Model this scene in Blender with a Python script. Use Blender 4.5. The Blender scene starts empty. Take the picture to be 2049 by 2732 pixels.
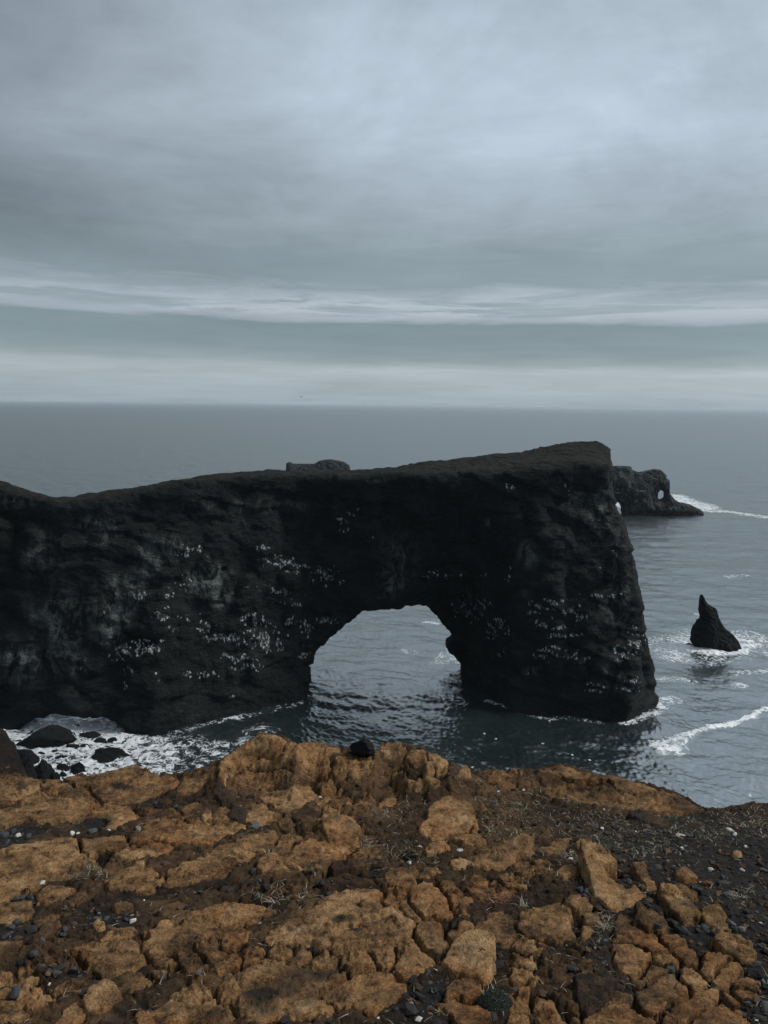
import bpy, math, random
import numpy as np

# ------------------------------------------------------------------ camera, world, sun, exposure
scn = bpy.context.scene
col = scn.collection
IMW, IMH, FPX = 2049.0, 2732.0, 2064.0           # photograph size and focal length in its pixels
EYE = np.array([0.0, 0.0, 65.0])                 # eye height above the sea, metres
PITCH, ROLL = math.radians(7.83), math.radians(0.62)
Fv = np.array([0, math.cos(PITCH), -math.sin(PITCH)])
U0 = np.array([0, math.sin(PITCH), math.cos(PITCH)])
X0 = np.array([1.0, 0, 0])
Rv = math.cos(ROLL)*X0 + math.sin(ROLL)*U0
Uv = -math.sin(ROLL)*X0 + math.cos(ROLL)*U0
from mathutils import Matrix
cd = bpy.data.cameras.new('camera')
cam = bpy.data.objects.new('camera', cd); col.objects.link(cam)
M = Matrix.Identity(4)
for i in range(3):
    M[i][0] = Rv[i]; M[i][1] = Uv[i]; M[i][2] = -Fv[i]; M[i][3] = EYE[i]
cam.matrix_world = M
cd.sensor_fit = 'VERTICAL'; cd.sensor_height = 24.0; cd.lens = 24.0*FPX/IMH
cd.clip_start = 0.1; cd.clip_end = 200000
scn.camera = cam

SUN_AZ, SUN_EL = math.radians(86), math.radians(46)   # to the right and ahead of the camera
SUN_DIR = (math.sin(SUN_AZ)*math.cos(SUN_EL), math.cos(SUN_AZ)*math.cos(SUN_EL), math.sin(SUN_EL))

def srgb(r, g, b, k=1.0):
    f = lambda c: (c/12.92 if c <= 0.04045 else ((c+0.055)/1.055)**2.4)
    return (f(r/255)*k, f(g/255)*k, f(b/255)*k, 1.0)

class NT:
    """small helper for wiring shader nodes"""
    def __init__(s, tree): s.t = tree; s.n = tree.nodes; s.l = tree.links; s.n.clear()
    def node(s, typ, **kw):
        n = s.n.new(typ)
        for k, v in kw.items():
            if k == 'ins':
                for a, b in v.items():
                    if hasattr(b, 'is_output'): s.l.new(b, n.inputs[a])
                    else: n.inputs[a].default_value = b
            else: setattr(n, k, v)
        return n
    def math(s, op, a, b=None, c=None, clamp=False):
        n = s.n.new('ShaderNodeMath'); n.operation = op; n.use_clamp = clamp
        for i, v in enumerate((a, b, c)):
            if v is None: continue
            if hasattr(v, 'is_output'): s.l.new(v, n.inputs[i])
            else: n.inputs[i].default_value = v
        return n.outputs[0]
    def mix(s, f, a, b, mode='MIX'):
        n = s.n.new('ShaderNodeMix'); n.data_type = 'RGBA'; n.blend_type = mode
        for i, v in ((0, f), (6, a), (7, b)):
            if hasattr(v, 'is_output'): s.l.new(v, n.inputs[i])
            else: n.inputs[i].default_value = v
        return n.outputs[2]
    def noise(s, vec, scale, detail=4, rough=0.55, dist=0.0):
        n = s.n.new('ShaderNodeTexNoise')
        if vec is not None: s.l.new(vec, n.inputs['Vector'])
        n.inputs['Scale'].default_value = scale; n.inputs['Detail'].default_value = detail
        n.inputs['Roughness'].default_value = rough; n.inputs['Distortion'].default_value = dist
        return n.outputs['Fac']
    def ramp(s, fac, stops, interp='LINEAR'):
        n = s.n.new('ShaderNodeValToRGB'); r = n.color_ramp; r.interpolation = interp
        while len(r.elements) < len(stops): r.elements.new(0.5)
        for e, (p, c) in zip(r.elements, stops):
            e.position = p; e.color = c if len(c) == 4 else (*c, 1)
        s.l.new(fac, n.inputs[0]); return n.outputs[0]
    def smooth(s, v, lo, hi):
        n = s.n.new('ShaderNodeMapRange'); n.interpolation_type = 'SMOOTHSTEP'
        s.l.new(v, n.inputs[0]); n.inputs[1].default_value = lo; n.inputs[2].default_value = hi
        return n.outputs[0]
    def scale(s, vec, x, y, z):
        n = s.n.new('ShaderNodeVectorMath'); n.operation = 'MULTIPLY'
        s.l.new(vec, n.inputs[0]); n.inputs[1].default_value = (x, y, z); return n.outputs[0]
    def attr(s, name, typ='GEOMETRY', out='Fac'):
        n = s.n.new('ShaderNodeAttribute'); n.attribute_name = name; n.attribute_type = typ
        return n.outputs[out]
    def bump(s, h, strength, dist, normal=None):
        n = s.n.new('ShaderNodeBump'); s.l.new(h, n.inputs['Height'])
        n.inputs['Strength'].default_value = strength; n.inputs['Distance'].default_value = dist
        if normal is not None: s.l.new(normal, n.inputs['Normal'])
        return n.outputs[0]

def make_world():
    w = bpy.data.worlds.new('World'); scn.world = w; w.use_nodes = True
    k = NT(w.node_tree)
    geo = k.node('ShaderNodeTexCoord').outputs['Generated']
    sep = k.node('ShaderNodeSeparateXYZ', ins={0: geo})
    x, y, z = sep.outputs
    up = k.math('MAXIMUM', z, 0.0)
    # cloud deck seen from below: direction projected on a plane overhead, so it stretches into bands at the horizon
    inv = k.math('DIVIDE', 1.0, k.math('ADD', up, 0.09))
    deck = k.node('ShaderNodeVectorMath', operation='SCALE', ins={0: geo, 'Scale': inv}).outputs[0]
    n_big = k.noise(k.scale(deck, 0.75, 1.0, 0.4), 0.62, 5, 0.5, 0.4)
    n_mid = k.noise(k.scale(deck, 0.8, 1.2, 0.4), 1.9, 8, 0.6, 0.8)
    n_wisp = k.noise(k.scale(geo, 2.6, 2.6, 24.0), 2.3, 9, 0.66, 0.7)
    n_low = k.noise(k.scale(geo, 1.1, 1.1, 5.0), 1.7, 3, 0.5, 0.3)
    amp = k.math('ADD', 0.014, k.math('MULTIPLY', k.smooth(up, 0.098, 0.150), 0.058))
    e = k.math('ADD', up, k.math('MULTIPLY', k.math('SUBTRACT', n_wisp, 0.5), amp))
    e = k.math('ADD', e, k.math('MULTIPLY', k.math('SUBTRACT', n_low, 0.5), 0.012))
    e = k.math('ADD', e, k.math('MULTIPLY', x, 0.012))
    S = lambda v: srgb(*v)
    stops = [(0.0, S((158,172,181))), (0.02, S((165,177,186))), (0.045, S((173,184,192))), (0.054, S((149,163,170))),
             (0.066, S((136,152,159))), (0.086, S((128,145,152))), (0.102, S((128,144,151))), (0.107, S((165,175,185))),
             (0.118, S((184,194,203))), (0.134, S((162,174,183))), (0.150, S((140,155,162))), (0.178, S((141,156,163))),
             (0.220, S((156,170,179))), (0.262, S((164,178,189))), (0.31, S((176,190,202))), (0.38, S((178,192,204))),
             (0.45, S((172,187,199))), (0.7, S((166,179,190))), (1.0, S((160,173,184)))]
    base = k.ramp(e, stops)
    brk = k.smooth(k.noise(k.scale(geo, 1.0, 1.0, 13.0), 4.4, 8, 0.64, 0.8), 0.46, 0.60)
    sb = k.math('MULTIPLY', k.smooth(e, 0.106, 0.113), k.math('SUBTRACT', 1.0, k.smooth(e, 0.128, 0.152)))
    base = k.mix(k.math('MULTIPLY', k.math('MULTIPLY', sb, brk), k.math('SUBTRACT', 0.80, k.math('MULTIPLY', k.smooth(x, 0.0, 0.5), 0.35))), base, srgb(137, 152, 159))
    mod = k.math('ADD', 0.66, k.math('ADD', k.math('MULTIPLY', n_big, 0.45), k.math('MULTIPLY', n_mid, 0.24)))
    lump = k.noise(k.scale(geo, 1.0, 1.0, 1.7), 4.2, 8, 0.58, 0.5); lump2 = k.noise(k.scale(geo, 1.0, 1.0, 2.2), 11.0, 6, 0.6, 0.3)
    lm = k.math('ADD', k.math('MULTIPLY', k.math('SUBTRACT', lump, 0.5), 0.85), k.math('MULTIPLY', k.math('SUBTRACT', lump2, 0.5), 0.26))
    mod = k.math('ADD', mod, k.math('MULTIPLY', lm, k.smooth(up, 0.10, 0.26)))
    gap = k.math('MULTIPLY', k.smooth(k.noise(k.scale(geo, 1.0, 1.0, 1.4), 6.5, 4, 0.5, 0.4), 0.53, 0.70), k.math('MULTIPLY', k.smooth(x, 0.05, 0.40), k.smooth(up, 0.30, 0.40)))
    mod = k.math('ADD', mod, k.math('MULTIPLY', gap, 0.40))
    side = k.math('ADD', x, k.math('MULTIPLY', k.math('SUBTRACT', n_low, 0.5), 0.5))
    thick = k.math('MULTIPLY', k.math('SUBTRACT', 1.0, k.smooth(side, -0.62, 0.06)), k.smooth(up, 0.12, 0.24))
    mod = k.math('MULTIPLY', mod, k.math('SUBTRACT', 1.0, k.math('MULTIPLY', thick, 0.46)))
    # the side towards the veiled sun is brighter
    dot = k.node('ShaderNodeVectorMath', operation='DOT_PRODUCT', ins={0: geo, 1: SUN_DIR}).outputs['Value']
    glow = k.math('POWER', k.math('MAXIMUM', k.math('ADD', k.math('MULTIPLY', dot, 0.5), 0.5), 0.0), 3.0)
    mod = k.math('MULTIPLY', mod, k.math('ADD', 0.80, k.math('MULTIPLY', glow, 0.24)))
    cloud = k.mix(1.0, base, k.node('ShaderNodeCombineColor', ins={0: mod, 1: mod, 2: mod}).outputs[0], 'MULTIPLY')
    sky = k.node('ShaderNodeTexSky', sky_type='NISHITA', sun_disc=False, sun_elevation=SUN_EL, sun_rotation=SUN_AZ)
    skyc = k.mix(1.0, sky.outputs[0], (0.07, 0.07, 0.07, 1), 'MULTIPLY')
    full = k.mix(0.93, skyc, cloud)
    bg = k.node('ShaderNodeBackground', ins={'Color': full, 'Strength': WORLD_K})
    k.l.new(bg.outputs[0], k.node('ShaderNodeOutputWorld').inputs['Surface'])
WORLD_K = 1.0
make_world()
sl = bpy.data.lights.new('sun', 'SUN'); sl.energy = 2.2; sl.angle = math.radians(14); sl.color = (1.0, 0.97, 0.93)
so = bpy.data.objects.new('sun', sl); col.objects.link(so)
from mathutils import Vector
so.rotation_euler = Vector((-SUN_DIR[0], -SUN_DIR[1], -SUN_DIR[2])).to_track_quat('-Z', 'Y').to_euler()
so.location = (0, 0, 120)
vs = scn.view_settings
vs.view_transform = 'Standard'; vs.look = 'None'; vs.exposure = 0.28; vs.gamma = 1.0; vs.use_curve_mapping = False
scn.render.engine = 'CYCLES'
cy = scn.cycles
cy.use_denoising = True; cy.max_bounces = 6; cy.diffuse_bounces = 3; cy.glossy_bounces = 3; cy.volume_bounces = 1
cy.transmission_bounces = 2; cy.caustics_reflective = False; cy.caustics_refractive = False

# ------------------------------------------------------------------ helpers
def ray(px, py):
    return Fv + (px - IMW/2)/FPX*Rv - (py - IMH/2)/FPX*Uv
def at_y(px, py, Y):
    d = ray(px, py); return EYE + d*(Y/d[1])
def at_sea(px, py):
    d = ray(px, py); return EYE + d*(-EYE[2]/d[2])
def project(V):
    q = V - EYE; dep = q@Fv
    return IMW/2 + FPX*(q@Rv)/dep, IMH/2 - FPX*(q@Uv)/dep

_rs = np.random.RandomState(7)
_perm = np.tile(_rs.permutation(256).astype(np.int32), 3)
_grad = _rs.normal(size=(256, 3)).astype(np.float32); _grad /= np.linalg.norm(_grad, axis=1)[:, None]
def perlin(x, y, z=None, seed=0):
    """gradient noise, about -1..1, on arrays of any shape"""
    x = np.asarray(x, np.float32) + seed*17.31; y = np.asarray(y, np.float32) + seed*5.77
    z = np.full(x.shape, 0.37 + seed*3.1, np.float32) if z is None else np.asarray(z, np.float32) + seed*9.13
    shp = np.broadcast(x, y, z).shape
    x, y, z = [np.broadcast_to(a, shp).ravel() for a in (x, y, z)]
    out = np.empty(x.shape, np.float32)
    CH = 1 << 18
    for s in range(0, x.size, CH):
        xs, ys, zs = x[s:s+CH], y[s:s+CH], z[s:s+CH]
        xi, yi, zi = np.floor(xs), np.floor(ys), np.floor(zs)
        fx, fy, fz = xs-xi, ys-yi, zs-zi
        xi = xi.astype(np.int32) & 255; yi = yi.astype(np.int32) & 255; zi = zi.astype(np.int32) & 255
        u = fx*fx*fx*(fx*(fx*6-15)+10); v = fy*fy*fy*(fy*(fy*6-15)+10); w = fz*fz*fz*(fz*(fz*6-15)+10)
        acc = []
        for dx in (0, 1):
            a = _perm[xi+dx]
            for dy in (0, 1):
                b = _perm[a+((yi+dy) & 255)]
                for dz in (0, 1):
                    g = _grad[_perm[b+((zi+dz) & 255)]]
                    acc.append(g[:, 0]*(fx-dx)+g[:, 1]*(fy-dy)+g[:, 2]*(fz-dz))
        c00 = acc[0]+w*(acc[1]-acc[0]); c01 = acc[2]+w*(acc[3]-acc[2])
        c10 = acc[4]+w*(acc[5]-acc[4]); c11 = acc[6]+w*(acc[7]-acc[6])
        c0 = c00+v*(c01-c00); c1 = c10+v*(c11-c10)
        out[s:s+CH] = (c0+u*(c1-c0))*1.35
    return out.reshape(shp)
def fbm(x, y, z=None, octaves=4, gain=0.5, seed=0, ridged=False):
    t = 0; a = 1.0; f = 1.0; n = 0
    for o in range(octaves):
        p = perlin(np.asarray(x)*f, np.asarray(y)*f, None if z is None else np.asarray(z)*f, seed+o)
        if ridged: p = 1-2*np.abs(p)
        t = t + a*p; n += a; a *= gain; f *= 2.03
    return t/n
def sstep(v, lo=0.0, hi=1.0):
    t = np.clip((v-lo)/(hi-lo), 0, 1); return t*t*(3-2*t)
def poly_sd(X, Y, P):
    """signed distance to a closed polygon, negative inside"""
    X = np.asarray(X, np.float32); Y = np.asarray(Y, np.float32)
    d2 = np.full(X.shape, 1e18, np.float32); ins = np.zeros(X.shape, bool)
    n = len(P)
    for i in range(n):
        ax, ay = P[i]; bx, by = P[(i+1) % n]
        ex, ey = bx-ax, by-ay; L = ex*ex+ey*ey+1e-12
        t = np.clip(((X-ax)*ex+(Y-ay)*ey)/L, 0, 1)
        d2 = np.minimum(d2, (X-ax-t*ex)**2+(Y-ay-t*ey)**2)
        if ay != by:
            c = ((ay > Y) != (by > Y)) & (X < (bx-ax)*(Y-ay)/(by-ay)+ax)
            ins ^= c
    d = np.sqrt(d2); return np.where(ins, -d, d)

def mesh_obj(name, V, F, mat, parent=None, smooth=True, attrs=None, cattrs=None, link=True):
    """one mesh object from vertex array V (n,3) and face array F (m,3 or 4)"""
    V = np.ascontiguousarray(V, np.float32); F = np.ascontiguousarray(F, np.int32)
    me = bpy.data.meshes.new(name)
    me.vertices.add(len(V)); me.vertices.foreach_set('co', V.ravel())
    k = F.shape[1]
    me.loops.add(F.size); me.loops.foreach_set('vertex_index', F.ravel())
    me.polygons.add(len(F)); me.polygons.foreach_set('loop_start', np.arange(0, F.size, k, dtype=np.int32))
    try: me.polygons.foreach_set('loop_total', np.full(len(F), k, np.int32))
    except Exception: pass
    me.polygons.foreach_set('use_smooth', np.full(len(F), smooth, bool))
    for a, v in (attrs or {}).items():
        me.attributes.new(a, 'FLOAT', 'POINT').data.foreach_set('value', np.ascontiguousarray(v, np.float32))
    for a, v in (cattrs or {}).items():
        c = np.ones((len(V), 4), np.float32); c[:, :3] = v
        me.attributes.new(a, 'FLOAT_COLOR', 'POINT').data.foreach_set('color', c.ravel())
    me.update(calc_edges=True); me.validate()
    if mat: me.materials.append(mat)
    o = bpy.data.objects.new(name, me)
    if link: col.objects.link(o)
    if parent: o.parent = parent
    return o
def tag(o, label=None, cat=None, group=None, kind=None):
    if label: o['label'] = label
    if cat: o['category'] = cat
    if group: o['group'] = group
    if kind: o['kind'] = kind
    return o
def recentre(o, c):
    """move the origin to c while the shape stays where it stands"""
    me = o.data; v = np.empty(len(me.vertices)*3, np.float32); me.vertices.foreach_get('co', v)
    v = v.reshape(-1, 3) - np.asarray(c, np.float32); me.vertices.foreach_set('co', v.ravel().astype(np.float32))
    me.update(); o.location = tuple(float(q) for q in c)

def surface_nets(S, org, h):
    """mesh of the zero level of S (negative inside) on a regular grid"""
    S = S.astype(np.float32); nx, ny, nz = S.shape
    ins = S < 0
    cs = np.zeros((nx-1, ny-1, nz-1), np.int8)
    for a in (0, 1):
        for b in (0, 1):
            for c in (0, 1): cs += ins[a:nx-1+a, b:ny-1+b, c:nz-1+c]
    act = (cs > 0) & (cs < 8)
    I = np.argwhere(act); idx = np.full(act.shape, -1, np.int32); idx[act] = np.arange(len(I))
    acc = np.zeros((len(I), 3), np.float32); cnt = np.zeros(len(I), np.float32)
    corners = [(a, b, c) for a in (0, 1) for b in (0, 1) for c in (0, 1)]
    for p in corners:
        for ax in range(3):
            if p[ax]: continue
            q = list(p); q[ax] = 1
            s0 = S[I[:, 0]+p[0], I[:, 1]+p[1], I[:, 2]+p[2]]; s1 = S[I[:, 0]+q[0], I[:, 1]+q[1], I[:, 2]+q[2]]
            m = (s0 < 0) != (s1 < 0)
            t = np.where(m, s0/np.where(m, s0-s1, 1), 0)
            pt = np.tile(np.array(p, np.float32), (len(I), 1)); pt[:, ax] = t
            acc[m] += pt[m]; cnt[m] += 1
    V = (I + acc/np.maximum(cnt, 1)[:, None])*h + np.asarray(org, np.float32)
    Q = []
    for ax in range(3):
        b, c = (ax+1) % 3, (ax+2) % 3
        sl0 = [slice(1, -1)]*3; sl0[ax] = slice(0, -1); sl1 = list(sl0); sl1[ax] = slice(1, None)
        i0 = ins[tuple(sl0)]; i1 = ins[tuple(sl1)]
        E = np.argwhere(i0 != i1); fl = i0[i0 != i1]
        E[:, b] += 1; E[:, c] += 1
        def cell(db, dc):
            G = E.copy(); G[:, b] += db; G[:, c] += dc; return idx[G[:, 0], G[:, 1], G[:, 2]]
        q = np.stack([cell(-1, -1), cell(0, -1), cell(0, 0), cell(-1, 0)], 1)
        q[~fl] = q[~fl][:, ::-1]; Q.append(q)
    Q = np.concatenate(Q); return V, Q[(Q >= 0).all(1)]
def vnormals(V, F):
    N = np.zeros_like(V)
    fn = np.cross(V[F[:, 2]]-V[F[:, 0]], V[F[:, 3 if F.shape[1] == 4 else 1]]-V[F[:, 1 if F.shape[1] == 4 else 0]])
    if F.shape[1] == 3: fn = np.cross(V[F[:, 1]]-V[F[:, 0]], V[F[:, 2]]-V[F[:, 0]])
    for k in range(F.shape[1]):
        for a in range(3): N[:, a] += np.bincount(F[:, k], fn[:, a], len(V))
    return N/np.maximum(np.linalg.norm(N, axis=1), 1e-9)[:, None]
def smax(a, b, k):
    h = np.clip(0.5+0.5*(a-b)/k, 0, 1); return b+(a-b)*h+k*h*(1-h)

def material(name):
    m = bpy.data.materials.new(name); m.use_nodes = True
    k = NT(m.node_tree); b = k.node('ShaderNodeBsdfPrincipled'); o = k.node('ShaderNodeOutputMaterial')
    k.l.new(b.outputs[0], o.inputs['Surface']); return m, k, b

# ------------------------------------------------------------------ sea
def sea_material():
    m, k, b = material('sea_water')
    pos = k.node('ShaderNodeNewGeometry').outputs['Position']
    far = k.attr('far'); foam = k.attr('foam')
    w1 = k.noise(k.scale(pos, 0.5, 1.0, 1.0), 0.42, 5, 0.62, 0.3)
    w2 = k.noise(k.scale(pos, 0.6, 1.0, 1.0), 1.9, 4, 0.6, 0.2)
    h = k.math('ADD', k.math('MULTIPLY', w1, 1.0), k.math('MULTIPLY', w2, 0.16))
    near = k.math('SUBTRACT', 1.0, k.math('MULTIPLY', far, 0.2))
    h = k.math('MULTIPLY', h, near)
    wf = k.noise(k.scale(pos, 0.30, 1.0, 1.0), 0.055, 7, 0.66, 0.4)
    h = k.math('ADD', h, k.math('MULTIPLY', k.math('MULTIPLY', wf, far), 26.0))
    nb = k.bump(h, 1.0, 0.23)
    # foam: lace of broken white where the shore and the breakers stir it up
    n1 = k.noise(pos, 0.16, 8, 0.66, 1.4)
    n2 = k.noise(pos, 0.55, 6, 0.62, 1.1)
    lace = k.math('SUBTRACT', 1.0, k.math('MULTIPLY', k.math('ABSOLUTE', k.math('SUBTRACT', n2, 0.5)), 7.0), clamp=True)
    n3 = k.noise(pos, 0.22, 5, 0.6, 2.2)
    lace2 = k.math('SUBTRACT', 1.0, k.math('MULTIPLY', k.math('ABSOLUTE', k.math('SUBTRACT', n3, 0.5)), 9.0), clamp=True)
    v = k.math('ADD', k.math('MULTIPLY', foam, 0.64), k.math('MULTIPLY', k.math('SUBTRACT', n1, 0.5), 1.9))
    v = k.math('ADD', v, k.math('MULTIPLY', k.math('SUBTRACT', lace, 0.40), 0.62))
    v = k.math('ADD', v, k.math('MULTIPLY', k.math('SUBTRACT', lace2, 0.36), 0.75))
    mask = k.math('MULTIPLY', k.smooth(v, 0.36, 1.10), 0.95)
    on = k.smooth(foam, 0.02, 0.2)
    mask = k.math('MULTIPLY', mask, on)
    patch = k.noise(pos, 0.018, 3, 0.5)
    water = k.mix(k.smooth(patch, 0.35, 0.7), (0.004, 0.013, 0.0135, 1), (0.008, 0.020, 0.020, 1))
    milk = k.mix(k.math('MULTIPLY', k.smooth(foam, 0.1, 1.0), 0.6), water, (0.06, 0.085, 0.09, 1))
    fcol = k.mix(k.smooth(n2, 0.3, 0.7), (0.42, 0.46, 0.48, 1), (0.74, 0.77, 0.78, 1))
    k.l.new(k.mix(mask, milk, fcol), b.inputs['Base Color'])
    r = k.math('ADD', 0.23, k.math('MULTIPLY', far, 0.04))
    k.l.new(k.math('MAXIMUM', r, k.math('MULTIPLY', mask, 0.8)), b.inputs['Roughness'])
    b.inputs['IOR'].default_value = 2.8; b.inputs['Specular IOR Level'].default_value = 1.0
    k.l.new(nb, b.inputs['Normal'])
    return m

def ocean_tile(n, L, wind, wdir, seed, small):
    """height field of one periodic patch of wind waves, unit standard deviation"""
    rs = np.random.RandomState(seed)
    kx = np.fft.fftfreq(n, L/n)*2*np.pi; KX, KY = np.meshgrid(kx, kx, indexing='ij')
    K = np.hypot(KX, KY); K[0, 0] = 1
    c = (KX*math.cos(wdir)+KY*math.sin(wdir))/K
    Lw = wind*wind/9.81
    P = np.exp(-1/(K*Lw)**2)/K**4*(0.25+0.75*c*c)*np.exp(-(K*small)**2); P[0, 0] = 0
    h = np.fft.ifft2((rs.normal(size=(n, n))+1j*rs.normal(size=(n, n)))*np.sqrt(P)).real
    return (h/h.std()).astype(np.float32)
def sample_tile(T, x, y, L):
    n = T.shape[0]; u = x/L*n; v = y/L*n
    i = np.floor(u).astype(np.int64); j = np.floor(v).astype(np.int64); fu = u-i; fv = v-j
    i %= n; j %= n; i2 = (i+1) % n; j2 = (j+1) % n
    return T[i, j]*(1-fu)*(1-fv)+T[i2, j]*fu*(1-fv)+T[i, j2]*(1-fu)*fv+T[i2, j2]*fu*fv

FOAM_POLYS = [  # (strength, soft edge in m, outline in photograph pixels)
    (1.00, 5.0, [(-40,1960),(30,1935),(60,1915),(140,1880),(250,1885),(340,1905),(370,1945),(400,1968),(440,1972),(470,1990),(480,2020),(455,2050),(470,2090),(400,2110),(150,2130),(-40,2130)]),
    (0.36, 7.0, [(380,1965),(500,1965),(600,1985),(590,2020),(540,2070),(460,2090),(420,2030)]),
    (0.42, 4.0, [(660,1950),(700,1938),(735,1950),(700,1972),(640,1985)]),
    (0.58, 14.0, [(1760,1715),(1850,1690),(1990,1690),(2040,1712),(2010,1742),(1900,1760),(1790,1745)]),
    (1.30, 4.5, [(1815,1722),(1860,1706),(1985,1706),(2025,1724),(1975,1744),(1890,1750),(1840,1742)]),
    (0.95, 10.0, [(1780,1318),(1815,1322),(1868,1340),(1912,1352),(1908,1362),(1860,1362),(1800,1350)]),
    (0.8, 5.0, [(1628,1336),(1655,1338),(1660,1348),(1630,1350)]),
]
FOAM_LINES = [  # (strength, [(px, py, half width in m), ...])
    (1.25, [(1766,1998,1.4),(1783,1988,2.8),(1800,1978,2.0),(1846,1959,0.75),(1889,1940,0.75),(1939,1934,0.85),(1975,1922,0.35),(2007,1913,1.0),(2030,1898,0.4),(2049,1890,1.1),(2110,1880,1.0)]),
    (0.75, [(1766,2002,1.2),(1800,2000,1.8),(1812,1994,1.0)]),
    (0.85, [(1860,1362,5),(1910,1364,6),(1950,1367,4.5),(2000,1373,4.0),(2060,1380,5.0),(2150,1387,4.0)]),
    (0.65, [(1640,1348,3),(1680,1358,3),(1740,1366,2.5),(1850,1374,2)]),
    (0.62, [(1665,1926,1.0),(1700,1918,1.6),(1735,1902,1.6),(1764,1876,1.8),(1800,1868,1.6)]),
    (0.40, [(1222,1740,3.5),(1170,1780,2.6),(1135,1800,2),(1160,1830,1.6),(1200,1850,1.6),(1234,1875,1.4)]),
    (0.36, [(835,1795,2.0),(880,1788,1.8),(950,1792,1.6)]),
    (0.42, [(1765,1812,1.4),(1800,1812,1.6),(1850,1822,1.2)]),
    (0.45, [(1130,1660,1.0),(1165,1662,1.2)]), (0.40, [(1080,1735,1.4),(1100,1738,1.4)]),
    (0.40, [(1860,1640,1.6),(1900,1642,1.6)]), (0.38, [(1960,1800,1.6),(2049,1790,1.8)]),
    (0.36, [(1940,1540,1.5),(1990,1535,1.5)]), (0.36, [(1960,1830,1.2),(1980,1832,1.2)]),
    (0.34, [(410,1972,0.8),(560,1930,0.9),(690,1903,0.9),(800,1868,1.0)]),
    (0.30, [(1300,1868,0.8),(1456,1916,0.8),(1600,1926,0.8)]),
]
def build_sea():
    phi = np.concatenate([np.linspace(-math.pi, -0.66, 50)[:-1], np.linspace(-0.66, 0.66, 860), np.linspace(0.66, math.pi, 50)[1:]])
    dep = np.concatenate([np.linspace(math.radians(48), math.radians(28.5), 24)[:-1], np.linspace(math.radians(28.5), math.radians(1.2), 400),
                          np.geomspace(math.radians(1.2), math.radians(0.041), 44)[1:]])
    r = EYE[2]/np.tan(dep)
    PH, R = np.meshgrid(phi, r, indexing='xy')
    X = R*np.sin(PH); Y = R*np.cos(PH)
    t1 = ocean_tile(768, 97.0, 1.55, 1.1, 3, 0.06); t2 = ocean_tile(256, 403.0, 6.5, 1.3, 5, 0.6); t3 = ocean_tile(384, 211.0, 3.4, 1.25, 9, 0.3)
    foot = R*R/EYE[2]/800.0                          # ground length one row spans
    a1 = 0.062*np.clip(1.7-foot/4.0, 0.2, 1)
    a2 = 0.22*np.clip(1.4-foot/20.0, 0.75, 1)
    cx, sx = math.cos(0.5), math.sin(0.5)
    Z = a1*sample_tile(t1, X+3*perlin(X/60, Y/60), Y, 97.0) + a2*sample_tile(t2, cx*X-sx*Y, sx*X+cx*Y, 403.0) + 0.09*np.clip(1.6-foot/7.0, 0.9, 1)*sample_tile(t3, cx*X+sx*Y*.6, Y, 211.0)
    foam = np.zeros(X.shape, np.float32)
    for s, w, P in FOAM_POLYS:
        Q = [at_sea(*p)[:2] for p in P]
        xs = [q[0] for q in Q]; ys = [q[1] for q in Q]
        bb = (X > min(xs)-w) & (X < max(xs)+w) & (Y > min(ys)-w) & (Y < max(ys)+w)
        d = poly_sd(X[bb], Y[bb], Q)
        foam[bb] = np.maximum(foam[bb], s*sstep(-d, -w*0.6, w*0.4))
    for s, L in FOAM_LINES:
        for (p, q) in zip(L[:-1], L[1:]):
            a = at_sea(p[0], p[1]); c = at_sea(q[0], q[1]); w = max(p[2], q[2])*2.5
            bb = (X > min(a[0], c[0])-w) & (X < max(a[0], c[0])+w) & (Y > min(a[1], c[1])-w) & (Y < max(a[1], c[1])+w)
            xb, yb = X[bb], Y[bb]; e = c-a
            t = np.clip(((xb-a[0])*e[0]+(yb-a[1])*e[1])/(e[0]**2+e[1]**2), 0, 1)
            d = np.hypot(xb-a[0]-t*e[0], yb-a[1]-t*e[1])/(p[2]+(q[2]-p[2])*t)
            foam[bb] = np.maximum(foam[bb], s*sstep(-d, -1.6, -0.5))
    Z += 0.35*foam*np.clip(fbm(X/2.2, Y/2.2, octaves=3, seed=4)+0.3, 0, 1)*(R < 700)
    far = np.clip(np.log(R/150)/math.log(6000/150), 0, 1)
    nr, nc = X.shape
    V = np.stack([X, Y, Z], -1).reshape(-1, 3)
    idx = np.arange(nr*nc).reshape(nr, nc)
    F = np.stack([idx[:-1, :-1], idx[:-1, 1:], idx[1:, 1:], idx[1:, :-1]], -1).reshape(-1, 4)[:, ::-1]
    o = mesh_obj('sea', V, F, sea_material(), attrs={'foam': foam.ravel(), 'far': far.ravel()})
    return tag(o, 'grey green choppy sea reaching to the horizon', kind='structure')
build_sea()

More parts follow.
